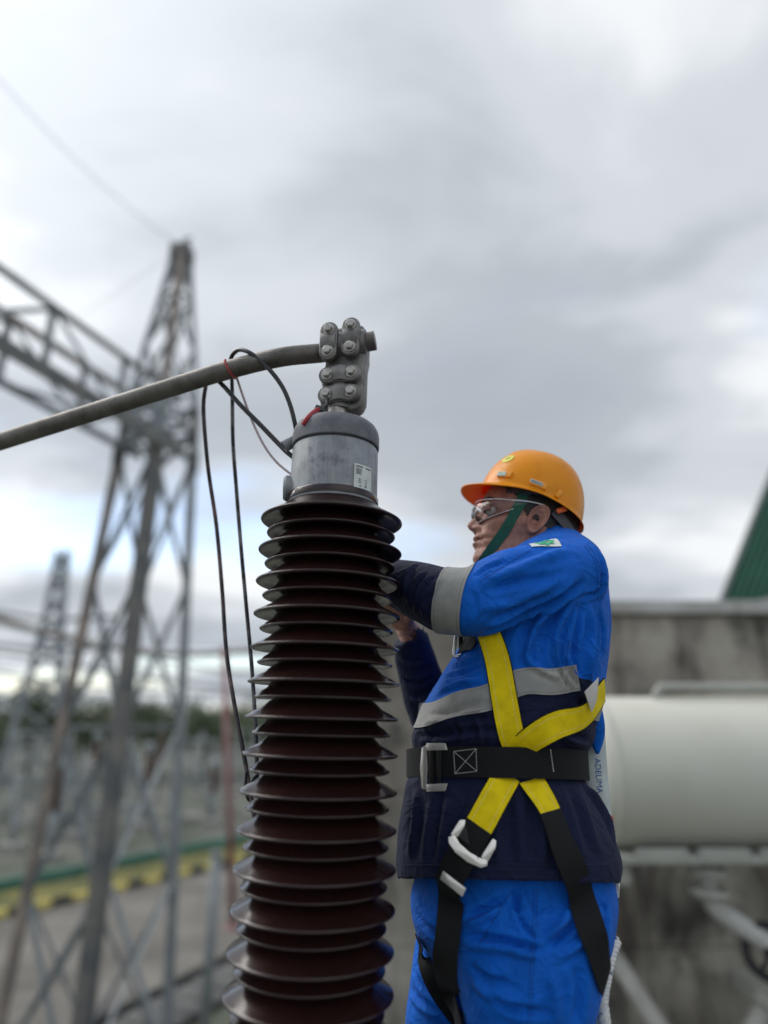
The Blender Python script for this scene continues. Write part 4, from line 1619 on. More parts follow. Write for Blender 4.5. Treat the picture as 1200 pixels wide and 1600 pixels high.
# smooth the table a little
tabz = np.array([interp(HT, z) for z in zs])
ker = np.array([.25, .5, .25])
for k in range(3):
    for _ in range(2):
        c = tabz[:, k].copy()
        c[1:-1] = np.convolve(tabz[:, k], ker, 'valid')
        tabz[:, k] = c
NT = 160
hv, hf = [], []
for zi, z in enumerate(zs):
    fr, bk, wd = tabz[zi]
    for k in range(NT):
        u = 2 * math.pi * k / NT
        g = u - .38 * math.sin(u) * (1 if math.cos(u) > -2 else 0)          # denser towards the face
        c, s = math.cos(g), math.sin(g)
        e = 2.25
        jaw = max(0, min(1, (-z - .035) / .05))
        x = (fr if c > 0 else bk) * math.copysign(abs(c) ** (2 / e), c)
        y = wd * math.copysign(abs(s) ** (2 / (e - .35 * jaw)), s)
        if c > 0:
            ay = abs(y)
            # nose
            prof = float(np.interp(z, [-.027, -.0225, -.018, -.012, -.006, .004, .014, .022, .030], [0, .008, .0195, .0255, .0245, .0175, .0105, .0055, .001]))
            wn_ = float(np.interp(z, [-.027, -.016, -.008, .005, .02, .03], [.011, .0125, .0105, .0078, .0068, .008]))
            x += prof * gs(y, wn_)
            x += .0075 * gs(ay - .0155, .0062) * gs(z + .0165, .0085)          # wings
            # eye sockets, brow, cheek, lips
            x -= .0125 * gs(ay - .031, .016) * gs(z - .017, .0105)
            x += .0035 * gs(ay - .026, .022) * gs(z - .036, .008)
            x += .0045 * gs(ay - .044, .018) * gs(z + .008, .016)
            x -= .004 * gs(ay - (.018 + .35 * max(0, -.012 - z)), .0035) * gs(z + .034, .022)   # nasolabial fold
            x -= .0055 * gs(z + .0408, .0018) * max(0, 1 - (ay / .026) ** 2)                  # mouth line
            x += .0030 * gs(z + .0345, .0045) * max(0, 1 - (ay / .024) ** 2)
            x += .0036 * gs(z + .0475, .0045) * max(0, 1 - (ay / .022) ** 2)
            x -= .0022 * gs(ay - .028, .006) * gs(z + .043, .006)
            y += math.copysign(.0045 * gs(ay - .060, .02) * gs(z + .004, .014), y)             # cheek bone
            y -= math.copysign(.0035 * gs(ay - .06, .03) * gs(z + .040, .018), y)
            # crow's feet and cheek crease
            x -= .0012 * gs(ay - .050, .006) * gs(z - .010, .003)
        hv.append(hp_(x, y, z))
for i in range(len(zs) - 1):
    for k in range(NT):
        k2 = (k + 1) % NT
        hf.append((i * NT + k, i * NT + k2, (i + 1) * NT + k2, (i + 1) * NT + k))
hf.append(tuple((len(zs) - 1) * NT + k for k in range(NT)))
h_tree = bvh((hv, hf))


def ear(side):
    V, F = [], []
    na, nr = 40, 14
    for j in range(nr + 1):
        r_ = j / nr
        for k in range(na):
            g = 2 * math.pi * k / na
            # outline: tall oval, wide above, narrow lobe
            oz = math.sin(g) * .0305
            ox = -math.cos(g) * .0175 * (1.08 + .16 * math.sin(g))
            x, z = ox * r_, oz * r_
            lift = .0055 + .007 * max(0, -ox / .02) * r_                              # rear edge stands off
            lift += .0062 * gs(r_ - .88, .11) * (0.35 + .65 * max(0, min(1, .6 + .7 * math.sin(g) - .6 * (-math.cos(g) > .0) * 0 + .5 * math.cos(g))))
            lift -= .0085 * gs(math.hypot((x - .003) / .010, (z + .003) / .014), .8)      # concha
            lift += .0035 * gs(r_ - .60, .12) * (1 if -math.cos(g) < .3 else .2)          # antihelix
            lift += .005 * gs(math.hypot((x - .014) / .006, (z + .002) / .008), .9)       # tragus
            if j == nr:
                lift -= .006
            tilt = .10 * z
            V.append(hp_(-.001 + x - tilt * .9 - .16 * z, side * (.0705 + lift), .002 + z))
    for j in range(nr):
        for k in range(na):
            k2 = (k + 1) % na
            q = (j * na + k, j * na + k2, (j + 1) * na + k2, (j + 1) * na + k)
            F.append(q if side < 0 else q[::-1])
    return V, F


def hand(wrist, d, palm, thumb, curl=.5, ext=.06):
    """left as a real hand: palm, four unequal fingers bending towards the palm side, thumb from its side"""
    d, palm = d.normalized(), palm.normalized()
    palm = (palm - d * palm.dot(d)).normalized()
    t = (thumb - d * thumb.dot(d) - palm * thumb.dot(palm)).normalized()
    parts = [tube([wrist - d * ext, wrist - d * .01, wrist], [.029, .0275, .027], 18)]
    rows = [(wrist + d * f, t * w_, palm * h_, 2.6) for f, w_, h_ in ((-.01, .026, .019), (.02, .034, .016), (.05, .040, .0145), (.08, .041, .013), (.092, .036, .010))]
    parts.append(loft(rows, 24))
    for i, (off, L) in enumerate(((.030, .072), (.0105, .080), (-.0095, .076), (-.0285, .060))):
        p = wrist + d * (.078 - .004 * abs(i - 1)) + t * off
        a_ = 0
        P, rr = [p - d * .012], [.0095]
        dirn = (d + t * (off * 1.6)).normalized()
        for j, fr_ in enumerate((.44, .30, .26)):
            a_ += curl * (.55 + .35 * j)
            v = dirn * math.cos(a_) + palm * math.sin(a_)
            P += [p + v * (L * fr_ * .5), p + v * (L * fr_)]
            p = p + v * (L * fr_)
            rr += [.0092 - .0006 * j, .0090 - .0008 * j]
        P.append(p + v * .004)
        rr.append(.0045)
        parts.append(tube(P, rr, 12))
    q = wrist + d * .022 + t * .026
    v1 = (t * .8 + d * .62 + palm * .3).normalized()
    v2 = (t * .35 + d * .85 + palm * .5).normalized()
    parts.append(tube([q - v1 * .012, q + v1 * .022, q + v1 * .038, q + v1 * .038 + v2 * .018, q + v1 * .038 + v2 * .032, q + v1 * .038 + v2 * .036], [.013, .0125, .0115, .011, .009, .004], 12))
    return remesh(merge(*parts), .0026, 4, .5)


w_near = at(578, 894, 1.50)
hn = hand(w_near, Vector((-1, .10, .25)), Vector((-.2, -1, 0)), Vector((0, 0, 1)), .55)
w_far = at(634, 979, 1.635)
hfar = hand(w_far, Vector((-.55, -.55, .72)), Vector((-.7, -.7, 0)), Vector((.6, -.7, .3)), .45, .05)
neck = tube([hp_(-.012, 0, -.07), hp_(-.014, 0, -.13), at(860, 900, PY), at(850, 1000, PY)], [.066, .070, .085, .10], 24)
core = [tube([nP[0], nP[len(nP) // 2], w_near], [.035, .035, .026], 14), tube([fP[0], fP[18], w_far], [.035, .035, .026], 14)]
skin = bpy.data.materials.new('skin')
skin.use_nodes = True
st = skin.node_tree
sb = st.nodes['Principled BSDF']
sb.inputs['Roughness'].default_value = .48
sb.inputs['Specular IOR Level'].default_value = .4
sb.inputs['Subsurface Weight'].default_value = .05
sb.inputs['Subsurface Radius'].default_value = (.006, .0025, .0015)
stc = st.nodes.new('ShaderNodeTexCoord')
sn1 = st.nodes.new('ShaderNodeTexNoise')
sn1.inputs['Scale'].default_value = 60
sn1.inputs['Detail'].default_value = 6
st.links.new(stc.outputs['Object'], sn1.inputs['Vector'])
sr = st.nodes.new('ShaderNodeValToRGB')
sr.color_ramp.elements[0].position = .3
sr.color_ramp.elements[0].color = (.25, .112, .078, 1)
sr.color_ramp.elements[1].position = .7
sr.color_ramp.elements[1].color = (.42, .20, .145, 1)
st.links.new(sn1.outputs['Fac'], sr.inputs[0])
st.links.new(sr.outputs[0], sb.inputs['Base Color'])
sn2 = st.nodes.new('ShaderNodeTexNoise')
sn2.inputs['Scale'].default_value = 420
sn2.inputs['Detail'].default_value = 4
st.links.new(stc.outputs['Object'], sn2.inputs['Vector'])
sbp = st.nodes.new('ShaderNodeBump')
sbp.inputs['Strength'].default_value = .45
sbp.inputs['Distance'].default_value = .001
st.links.new(sn2.outputs['Fac'], sbp.inputs['Height'])
st.links.new(sbp.outputs[0], sb.inputs['Normal'])
body = add('body', merge((hv, hf), ear(1), ear(-1), (list(hn[0]), hn[1]), (list(hfar[0]), hfar[1]), neck, *core), skin, man)

# lips, brows, eyes
M_LIP = mat('lip', (.16, .062, .05), .45, var=.15, vscale=60)
def lip_patch(z0, z1, yw):
    V, F = [], []
    n = 20
    for i in range(n + 1):
        y = -yw + 2 * yw * i / n
        k = 1 - (y / yw) ** 2
        for z in (-.0405 + (z0 + .0405) * k, -.0405 + ((z0 + z1) / 2 + .0405) * k, -.0405 + (z1 + .0405) * k):
            p = hp_(.12, y * 1.0, z)
            h = h_tree.ray_cast(hp_(.2, y, z), -HX)[0]
            V.append((h if h else p) + HX * .0004)
    for i in range(n):
        for k in range(2):
            F.append((i * 3 + k, i * 3 + k + 1, i * 3 + 4 + k, i * 3 + 3 + k))
    return V, F
add('upper_lip', lip_patch(-.0300, -.0402, .025), M_LIP, body)
add('lower_lip', lip_patch(-.0412, -.0520, .023), M_LIP, body)
M_HAIR = mat('black_hair', (.012, .010, .009), .6, var=.4, vscale=120, bump=.8, bscale=300)
for s in (-1, 1):
    e0_ = hp_(.0815, s * .031, .0165)
    eye = add('eye', lathe([(0, -.0135), (.007, -.0116), (.0115, -.0067), (.0135, 0), (.0115, .0067), (.007, .0116), (0, .0135)], 20, e0_, HX), mat('eye_white', (.55, .5, .46), .2, var=.05), body)
    add('iris', lathe([(0, .0139), (.004, .0137), (.0058, .0128)], 16, e0_, (HX - HZ * .25).normalized()), mat('iris_brown', (.02, .01, .008), .15, var=.1), eye)
    V, F = [], []
    n, m_ = 16, 8                                  # heavy upper lid, looking down
    for j in range(m_ + 1):
        for i in range(n + 1):
            a_ = R(-75 + 150 * i / n)
            b_ = R(-8 + 80 * j / m_)
            V.append(e0_ + (HX * math.cos(a_) * math.cos(b_) + HY * math.sin(a_) * math.cos(b_) + HZ * math.sin(b_)) * .0150 * HS)
    for j in range(m_):
        for i in range(n):
            F.append((j * (n + 1) + i, j * (n + 1) + i + 1, (j + 1) * (n + 1) + i + 1, (j + 1) * (n + 1) + i))
    add('eyelid', (V, F), skin, eye)
    P = [e0_ + (HX * math.cos(R(g)) * math.cos(R(-8)) + HY * math.sin(R(g)) * math.cos(R(-8)) + HZ * math.sin(R(-8))) * .0156 * HS for g in range(-75, 80, 10)]
    add('lashes', tube(P, .0011, 6), M_HAIR, eye)
    bp_ = []
    for i in range(11):
        y = s * (.014 + .036 * i / 10)
        z = .0355 + .006 * math.sin(math.pi * i / 11)
        h = h_tree.ray_cast(hp_(.2, y, z), -HX)[0]
        if h:
            bp_.append(h + HX * .0006)
    add('eyebrow', tube(bp_, [.001 + .0026 * math.sin(math.pi * (i + .6) / (len(bp_) + .4)) for i in range(len(bp_))], 8), M_HAIR, body)

# hair: cropped cap below the helmet edge, temples and nape
V, F, idx = [], [], {}
A = np.array([tuple(v) for v in hv])
HN = vnormals(hv, hf)


def hl(z):
    """hairline: hair wherever x (head frame) lies behind this"""
    return float(np.interp(z, [-.075, -.055, -.03, -.012, .006, .02, .04, .055, .07], [-.062, -.047, -.036, -.030, .020, .030, .040, .060, .085]))


for f in hf[:-1]:
    ok = True
    for i in f:
        q = (Vector(hv[i]) - H0) / HS
        x, z = q.dot(HX), q.dot(HZ)
        if x > hl(z) + .003 * noise.noise(Vector((z * 300, x * 200, 0))) or z < -.075:
            ok = False
            break
    if ok:
        nf = []
        for i in f:
            if i not in idx:
                idx[i] = len(V)
                V.append(Vector(hv[i]) + Vector(HN[i]) * (.0028 + .0015 * noise.noise(Vector(hv[i]) * 140)))
            nf.append(idx[i])
        F.append(tuple(nf))
add('hair', (V, F), M_HAIR, body)

# ---- helmet
HQ = R(9)


def hq(x, y, z):
    u, v = x + .0, z - .085
    u, v, y = u * .965, v * .985, y * .97
    return hp_(u * math.cos(HQ) - v * math.sin(HQ) - .006, y, u * math.sin(HQ) + v * math.cos(HQ) + .085)


M_HELM = mat('orange_helmet_shell', (0.93, 0.36, 0.0), 0.33, col2=(0.80, 0.29, 0.004), vscale=30, bump=.10, bscale=45, rvar=.12, spec=.36, det=9, lo=.5, hi=.8)
_t = M_HELM.node_tree
_b = _t.nodes['Principled BSDF']
_o = [n for n in _t.nodes if n.type == 'OUTPUT_MATERIAL'][0]
_tr = _t.nodes.new('ShaderNodeBsdfTranslucent')
_tr.inputs[0].default_value = (.9, .10, .0, 1)          # moulded plastic lets some light through
_m = _t.nodes.new('ShaderNodeMixShader')
_m.inputs[0].default_value = .28
_t.links.new(_b.outputs[0], _m.inputs[1])
_t.links.new(_tr.outputs[0], _m.inputs[2])
_t.links.new(_m.outputs[0], _o.inputs['Surface'])


def helm(th, t, inner=0.0):
    """th round the head (0 = front); t 0 at rim edge .. 1 at crown"""
    c, s = math.cos(th), math.sin(th)
    fr = .112 if c > 0 else .106
    wd = .0985
    ph = t * math.pi / 2
    rr = math.cos(ph) ** .80
    hh = math.sin(ph) ** 1.0
    zr = .049 + .055 * fr * c * (1 if c > 0 else 1.5)
    x = fr * c * rr
    y = wd * s * rr
    z = zr * (1 - hh) + .1635 * hh
    # moulded crown ribs: a raised V-band over the top
    z += .0032 * gs(abs(y) - .020, .0045) * max(0, min(1, (t - .35) * 4)) * (1 if x < .075 else .4) * (1 - inner * 200)
    return x - inner * c, y - inner * s, z - inner * 1.0


nth, ntt = 120, 34
V, F = [], []
rowsH = []
for j in range(-4, ntt + 1):
    for k in range(nth):
        th = 2 * math.pi * k / nth
        c, s = math.cos(th), math.sin(th)
        if j >= 0:
            x, y, z = helm(th, j / ntt * .985)
        else:                                           # flange and visor
            x, y, z = helm(th, 0)
            q = -j / 4
            vis = max(0, c) ** 2.4
            ext = (.0065 + .029 * vis) * q
            x += ext * c * (1 + .12 * vis)
            y += ext * s
            z -= (.004 + .010 * vis) * q + .004 * max(0, -c) * q + .010 * q * q * vis * s * s * 2
        V.append(hq(x, y, z))
nr = ntt + 5
nv = len(V)
HOUT = list(V)
for j in range(nr):                                     # inner skin
    for k in range(nth):
        p = HOUT[j * nth + k]
        cc_ = hp_(0, 0, .05)
        if j < 4:
            V.append(p - HZ * .0035)
        else:
            V.append(p + (cc_ - p).normalized() * .0045)
for base_, rev in ((0, False), (nv, True)):
    for j in range(nr - 1):
        for k in range(nth):
            k2 = (k + 1) % nth
            q = (base_ + j * nth + k, base_ + j * nth + k2, base_ + (j + 1) * nth + k2, base_ + (j + 1) * nth + k)
            F.append(q[::-1] if rev else q)
for k in range(nth):
    k2 = (k + 1) % nth
    F.append((k, nv + k, nv + k2, k2))
F.append(tuple((nr - 1) * nth + k for k in range(nth)))
F.append(tuple(nv + (nr - 1) * nth + k for k in range(nth))[::-1])
helmet = add('helmet', (V, F), M_HELM, man)
he_tree = bvh((HOUT, [f for f in F if max(f) < nv]))


def helm_hit(px, py):
    return he_tree.ray_cast(CAM, ray(px, py))[:2]


def helm_patch(px, py, w_, h_, m, name, off=.001, shape=None, rot=0.0, parent=None, nx=8, ny=4):
    h, n = helm_hit(px, py)
    if h is None:
        return None, None, None, None
    x = HZ.cross(n).normalized()
    x = x if x.x > 0 else -x
    y = n.cross(x)
    y = y if y.z > 0 else -y
    x, y = x * math.cos(rot) + y * math.sin(rot), y * math.cos(rot) - x * math.sin(rot)
    g = shape or grid2d(w_, h_, nx, ny)
    o = add(name, on_surface(he_tree, h, x, y, g[0], g[1], off), m, parent or helmet)
    return o, h, x, y


M_PLAS = mat('helmet_slot', (0.80, 0.29, 0.002), .35, var=.08)
h, n = helm_hit(787, 742)
for (px, py, w_, h_, rt) in ((789, 742, .036, .015, -.1), (842, 757, .036, .015, -.25), (873, 772, .010, .020, -.5)):
    h, n = helm_hit(px, py)
    x = HZ.cross(n).normalized()
    x = x if x.x > 0 else -x
    y = n.cross(x)
    y = y if y.z > 0 else -y
    xr, yr = x * math.cos(rt) + y * math.sin(rt), y * math.cos(rt) - x * math.sin(rt)
    add('accessory_slot', bevel(box(h, (w_, h_, .007), Matrix((xr, yr, n)).transposed()), .0018, 2), M_PLAS, helmet, smooth='auto')
for (px, py, kind) in ((785, 742, 0), (838, 755, 1)):
    h, n = helm_hit(px, py)
    x = HZ.cross(n).normalized()
    x = x if x.x > 0 else -x
    y = n.cross(x)
    y = y if y.z > 0 else -y
    rt = -.1 if kind == 0 else -.25
    xr, yr = x * math.cos(rt) + y * math.sin(rt), y * math.cos(rt) - x * math.sin(rt)
    o_ = h + n * .0040
    w_, h_ = (.022, .0125) if kind == 0 else (.028, .0085)
    bd_ = add('badge', bevel(box(o_, (w_, h_, .0012), Matrix((xr, yr, n)).transposed()), .0003, 1), mat('badge_silver', (.42, .46, .42), .4, .2, var=.1), helmet, smooth=False)
    if kind == 0:
        M = basis(o_ + n * .0008 + yr * .0012, xr, yr, n)
        tv, tf = text2d('MSA', .0088)
        add('lettering', ([M @ Vector((u * 1.15, v, 0)) for u, v in tv], tf), mat('badge_green', (.02, .16, .10), .5, var=.1), bd_, smooth=False)
        add('badge_stripe', box(o_ + n * .0008 - yr * .0042, (.019, .0022, .0003), Matrix((xr, yr, n)).transposed()), MATS['badge_green'], bd_, smooth=False)
    else:
        for q in (-.0018, .0008):
            add('badge_stripe', box(o_ + n * .0008 + yr * q, (.023, .0010, .0003), Matrix((xr, yr, n)).transposed()), mat('badge_dark', (.12, .12, .12), .5, var=.1), bd_, smooth=False)
disc = [(math.cos(2 * math.pi * k / 24) * r_, math.sin(2 * math.pi * k / 24) * r_ * .85) for r_ in (.016, .010, .004) for k in range(24)]
df_ = [(j * 24 + k, j * 24 + (k + 1) % 24, (j + 1) * 24 + (k + 1) % 24, (j + 1) * 24 + k) for j in range(2) for k in range(24)] + [tuple(48 + k for k in range(24))]
stk, h, x, y = helm_patch(794, 717, 0, 0, mat('sticker_yellow', (.62, .58, .03), .5, var=.08, vscale=60), 'sticker', .0012, (disc, df_))
if stk:
    tv, tf = text2d('K3', .010)
    add('sticker_print', on_surface(he_tree, h, x, y, tv, tf, .0022), mat('print_green', (.03, .20, .06), .5, var=.1), stk)
# inner suspension band, rear ratchet strap, nape strap
def ribbon(P, wdir, w_, th_, m, name, parent):
    """flat strap through P; wdir gives the across direction at each point"""
    V, F = [], []
    P = [Vector(p) for p in P]
    for i, p in enumerate(P):
        t = (P[min(i + 1, len(P) - 1)] - P[max(i - 1, 0)]).normalized()
        a = wdir[i] if isinstance(wdir, list) else wdir
        a = (a - t * a.dot(t)).normalized()
        n = t.cross(a)
        for u, v in ((-.5, -.5), (-.5, .5), (.5, .5), (.5, -.5)):
            V.append(p + a * (u * w_) + n * (v * th_))
    for i in range(len(P) - 1):
        for k in range(4):
            k2 = (k + 1) % 4
            F.append((i * 4 + k, i * 4 + k2, i * 4 + 4 + k2, i * 4 + 4 + k))
    F += [(3, 2, 1, 0), tuple((len(P) - 1) * 4 + k for k in range(4))]
    return add(name, (V, F), m, parent, smooth='auto')


M_SUSP = mat('grey_suspension', (.055, .056, .062), .6, var=.15)
for s in (1, -1):
    band = [hp_(-.106 * math.cos(a_) * .92, s * .080 * math.sin(a_), -.004 - .020 * math.cos(a_)+ .050 * (1 - math.cos(a_)) ) for a_ in np.linspace(0, 1.25, 12)]
    ribbon(band, HZ, .024, .003, M_SUSP, 'ratchet_strap', helmet)
    add('ratchet_clip', bevel(box(hp_(-.043, s * .0815, .026), (.020 * HS, .004, .010 * HS), Matrix((HX, HY, HZ)).transposed() @ Matrix.Rotation(.5, 3, 'Y')), .0015, 1), mat('orange_clip', (.75, .12, .02), .4, var=.1), helmet)
hb = [hp_(.092 * math.cos(a_) - .004, .083 * math.sin(a_), .060) for a_ in np.linspace(0, 2 * math.pi, 48)]
ribbon(hb, HZ, .026, .003, M_SUSP, 'headband', helmet)

# chin strap, both sides
M_GRN = mat('green_webbing', (.006, .085, .050), .75, var=.18, vscale=90, bump=.5, bscale=500)
pxs = [(822, 764), (815, 782), (803, 806), (790, 828), (778, 846), (767, 862), (757, 876), (750, 888)]
C3 = []
for px, py in pxs:
    h = h_tree.ray_cast(CAM, ray(px, py))
    if h[0] is not None:
        C3.append((h[0] + h[1] * .004))
lc_ = [(p - H0) / HS for p in C3]
loc3 = [(q.dot(HX), max(q.dot(HY), .02), q.dot(HZ)) for q in lc_]
SP = spline(loc3, 5)
SP[:, 1] = np.convolve(np.pad(SP[:, 1], 4, 'edge'), np.ones(9) / 9, 'valid')
for s in (1, -1):
    P = [hp_(q[0], q[1] * s, q[2]) for q in SP]
    wd_ = [(HX * .92 + HZ * .4).normalized()] * len(P)
    cs_ = ribbon(P, wd_, .0225, .0022, M_GRN, 'chin_strap', helmet)
    p0, p1 = P[1], P[6]
    t_ = (p1 - p0).normalized()
    a_ = (HX * .92 + HZ * .4).normalized()
    a_ = (a_ - t_ * a_.dot(t_)).normalized()
    n_ = t_.cross(a_)
    if n_.dot(HY) * s < 0:
        n_ = -n_
    add('strap_slide', bevel(box(p0.lerp(p1, .25) + n_ * .003, (.027, .012, .004), Matrix((a_, t_, n_)).transposed()), .001, 1), mat('slide_green', (.004, .06, .045), .35, var=.1), cs_, smooth='auto')
cup = [hp_(.098 * math.cos(a_) - .004, .048 * math.sin(a_), -.088 - .004 * math.cos(a_)) for a_ in np.linspace(-1.2, 1.2, 14)]
ribbon(cup, HZ, .014, .003, mat('chin_cup', (.35, .36, .36), .4, var=.1), 'chin_cup', helmet)

# ---- safety glasses
glass = bpy.data.materials.new('clear_lens')
glass.use_nodes = True
gt = glass.node_tree
gt.nodes.clear()
go = gt.nodes.new('ShaderNodeOutputMaterial')
gmx = gt.nodes.new('ShaderNodeMixShader')
gtr = gt.nodes.new('ShaderNodeBsdfTransparent')
gtr.inputs[0].default_value = (.96, .97, .97, 1)
ggl = gt.nodes.new('ShaderNodeBsdfGlossy')
ggl.inputs['Roughness'].default_value = .04
gfr = gt.nodes.new('ShaderNodeFresnel')
gfr.inputs['IOR'].default_value = 1.5
gt.links.new(gfr.outputs[0], gmx.inputs[0])
gt.links.new(gtr.outputs[0], gmx.inputs[1])
gt.links.new(ggl.outputs[0], gmx.inputs[2])
gt.links.new(gmx.outputs[0], go.inputs['Surface'])
V, F = [], []
na, nb2 = 40, 12
for j in range(nb2 + 1):
    v = j / nb2
    for i in range(na + 1):
        a_ = -1.22 + 2.44 * i / na
        k = abs(a_) / 1.22
        top = .038 - .006 * k
        bot = -.008 + .024 * k ** 2.2 + .012 * gs(a_, .13)
        z = bot + (top - bot) * v
        rad = 1 + .05 * math.sin(math.pi * v)
        x = .006 + .106 * math.cos(a_ * .93) * rad - .05 * max(0, .4 - v) * .3
        V.append(hp_(x, .0765 * math.sin(a_ * 1.05) * (1 + .02 * math.sin(math.pi * v)), z))
for j in range(nb2):
    for i in range(na):
        F.append((j * (na + 1) + i, j * (na + 1) + i + 1, (j + 1) * (na + 1) + i + 1, (j + 1) * (na + 1) + i))
lens = add('safety_glasses', (V, F), glass, man, label='clear wraparound safety glasses')
M_FR = mat('clear_frame', (.78, .80, .80), .12, var=.03)
add('lens_rim', tube([V[nb2 * (na + 1) + i] for i in range(na + 1)], .0011, 8), M_FR, lens)
add('lens_rim', tube([V[i] for i in range(na + 1)], .0006, 6), M_FR, lens)
for s, i in ((1, na), (-1, 0)):
    p = V[nb2 * (na + 1) + i]
    pm = V[(nb2 // 2) * (na + 1) + i]
    P = [p, hp_(.030, s * .0775, .033), hp_(.005, s * .0775, .033), hp_(-.012, s * .077, .031)]
    add('temple_arm', tube(spline(P, 5), .0016, 8), M_FR, lens)
    add('side_shield', ([V[j * (na + 1) + i] for j in range(2, nb2 + 1)] + [hp_(.022, s * .0778, .031 - .004 * (nb2 - j) / nb2) for j in range(2, nb2 + 1)],
                        [(j, j + 1, nb2 - 1 + j + 1, nb2 - 1 + j) for j in range(nb2 - 2)]), glass, lens)

# ---- collar
cV, cF = [], []
nC = 56
for j, (dz, r_) in enumerate(((-.045, .098), (-.012, .084), (.010, .079), (.020, .079), (.022, .0815), (.010, .085), (-.012, .092), (-.05, .108))):
    for k in range(nC):
        g = 2 * math.pi * k / nC
        c_ = at(855, 850, PY)
        cV.append(c_ + Vector((math.cos(g) * r_ * .80 - .25 * dz, math.sin(g) * r_ * .95, dz + .010 * math.cos(g) + .002 * math.sin(5 * g))))
for j in range(7):
    for k in range(nC):
        k2 = (k + 1) % nC
        cF.append((j * nC + k, j * nC + k2, (j + 1) * nC + k2, (j + 1) * nC + k))
add('collar', (cV, cF), M_BL, jacket)

# ---- tape, harness and small gear on the worker
def strap_core(P, N, w_, off, th_=.0022, stiff=.7, tree=None, cols=6, closed=False, reach=.03, flat=False, press=False):
    """strap lying on the cloth: P points, N outward normals -> verts, faces, (across, along) per vertex"""
    P = [Vector(p) for p in P]
    N = [Vector(n).normalized() for n in N]
    n = len(P)
    Hh, Q, NN = [], [], []
    for i in range(n):
        pa = P[(i - 1) % n] if (closed or i) else P[i]
        pb = P[(i + 1) % n] if (closed or i < n - 1) else P[i]
        t = (pb - pa).normalized()
        nn = (N[i] - t * N[i].dot(t)).normalized()
        a = nn.cross(t)
        row, hs = [], []
        for k in range(cols + 1):
            q = P[i] + a * (w_ * (k / cols - .5))
            h = tree.ray_cast(q + nn * reach, -nn, reach * 2)[0]
            hs.append((h - q).dot(nn) if h is not None else None)
            row.append(q)
        good = [x for x in hs if x is not None]
        md = float(np.median(good)) if good else 0
        hs = [x if x is not None and abs(x - md) < .03 else md for x in hs]
        Q.append(row)
        Hh.append(hs)
        NN.append(nn)
    Hh = np.array(Hh)
    if stiff >= .3:
        mode = 'wrap' if closed else 'edge'
        top = Hh.max(axis=1)
        pad = np.pad(top, 3, mode)
        top = np.max([pad[k:k + n] for k in range(7)], axis=0) * .6 + top * .4
        kk = np.array([1, 2, 3, 4, 3, 2, 1]) / 16
        for _ in range(2):
            top = np.convolve(np.pad(top, 3, mode), kk, 'valid')
        lat = Hh - Hh.mean(axis=1, keepdims=True)
        for _ in range(4):
            L2 = np.pad(lat, ((1, 1), (0, 0)), mode)
            lat = (L2[:-2] + 2 * L2[1:-1] + L2[2:]) / 4
        HH = top[:, None] + lat * (1 - stiff)
        if press:
            HH = HH - .0145 * np.array([math.exp(-((p.z - belt_z(p.x, p.y)) / .036) ** 2) for p in P])[:, None]
    else:
        HH = Hh
    if flat:
        HH = HH * 0
    V, F, UV = [], [], []
    s = 0
    m = cols + 1
    for i in range(n):
        if i:
            s += (P[i] - P[i - 1]).length
        for lay in (1, 0):
            for k in range(m):
                V.append(Q[i][k] + NN[i] * (HH[i][k] + off - (0 if lay else th_)))
                UV.append((k / cols, s))
    W = 2 * m
    for i in range(n if closed else n - 1):
        j = (i + 1) % n
        for k in range(cols):
            F.append((i * W + k, i * W + k + 1, j * W + k + 1, j * W + k))
            F.append((i * W + m + k + 1, i * W + m + k, j * W + m + k, j * W + m + k + 1))
        F.append((i * W + m, i * W, j * W, j * W + m))
        F.append((i * W + cols, i * W + m + cols, j * W + m + cols, j * W + cols))
    if not closed:
        for i in (0, n - 1):
            for k in range(cols):
                F.append((i * W + k, i * W + m + k, i * W + m + k + 1, i * W + k + 1))
    return V, F, UV


def put_strap(name, core, m, parent):
    V, F, UV = core
    o = add(name, (V, F), m, parent)
    for nm, k in (('lat', 0), ('len', 1)):
        a = o.data.attributes.new(nm, 'FLOAT', 'POINT')
        a.data.foreach_set('value', [u[k] for u in UV])
    autosmooth(o.data, 50)
    return o


def hits(pxs, tree, n=7):
    P, N = [], []
    for px, py in pxs:
        h = tree.ray_cast(CAM, ray(px, py))
        if h[0] is not None:
            P.append(tuple(h[0]))
            N.append(tuple(h[1]))
    P, N = spline(P, n), spline(N, n)
    return P, N


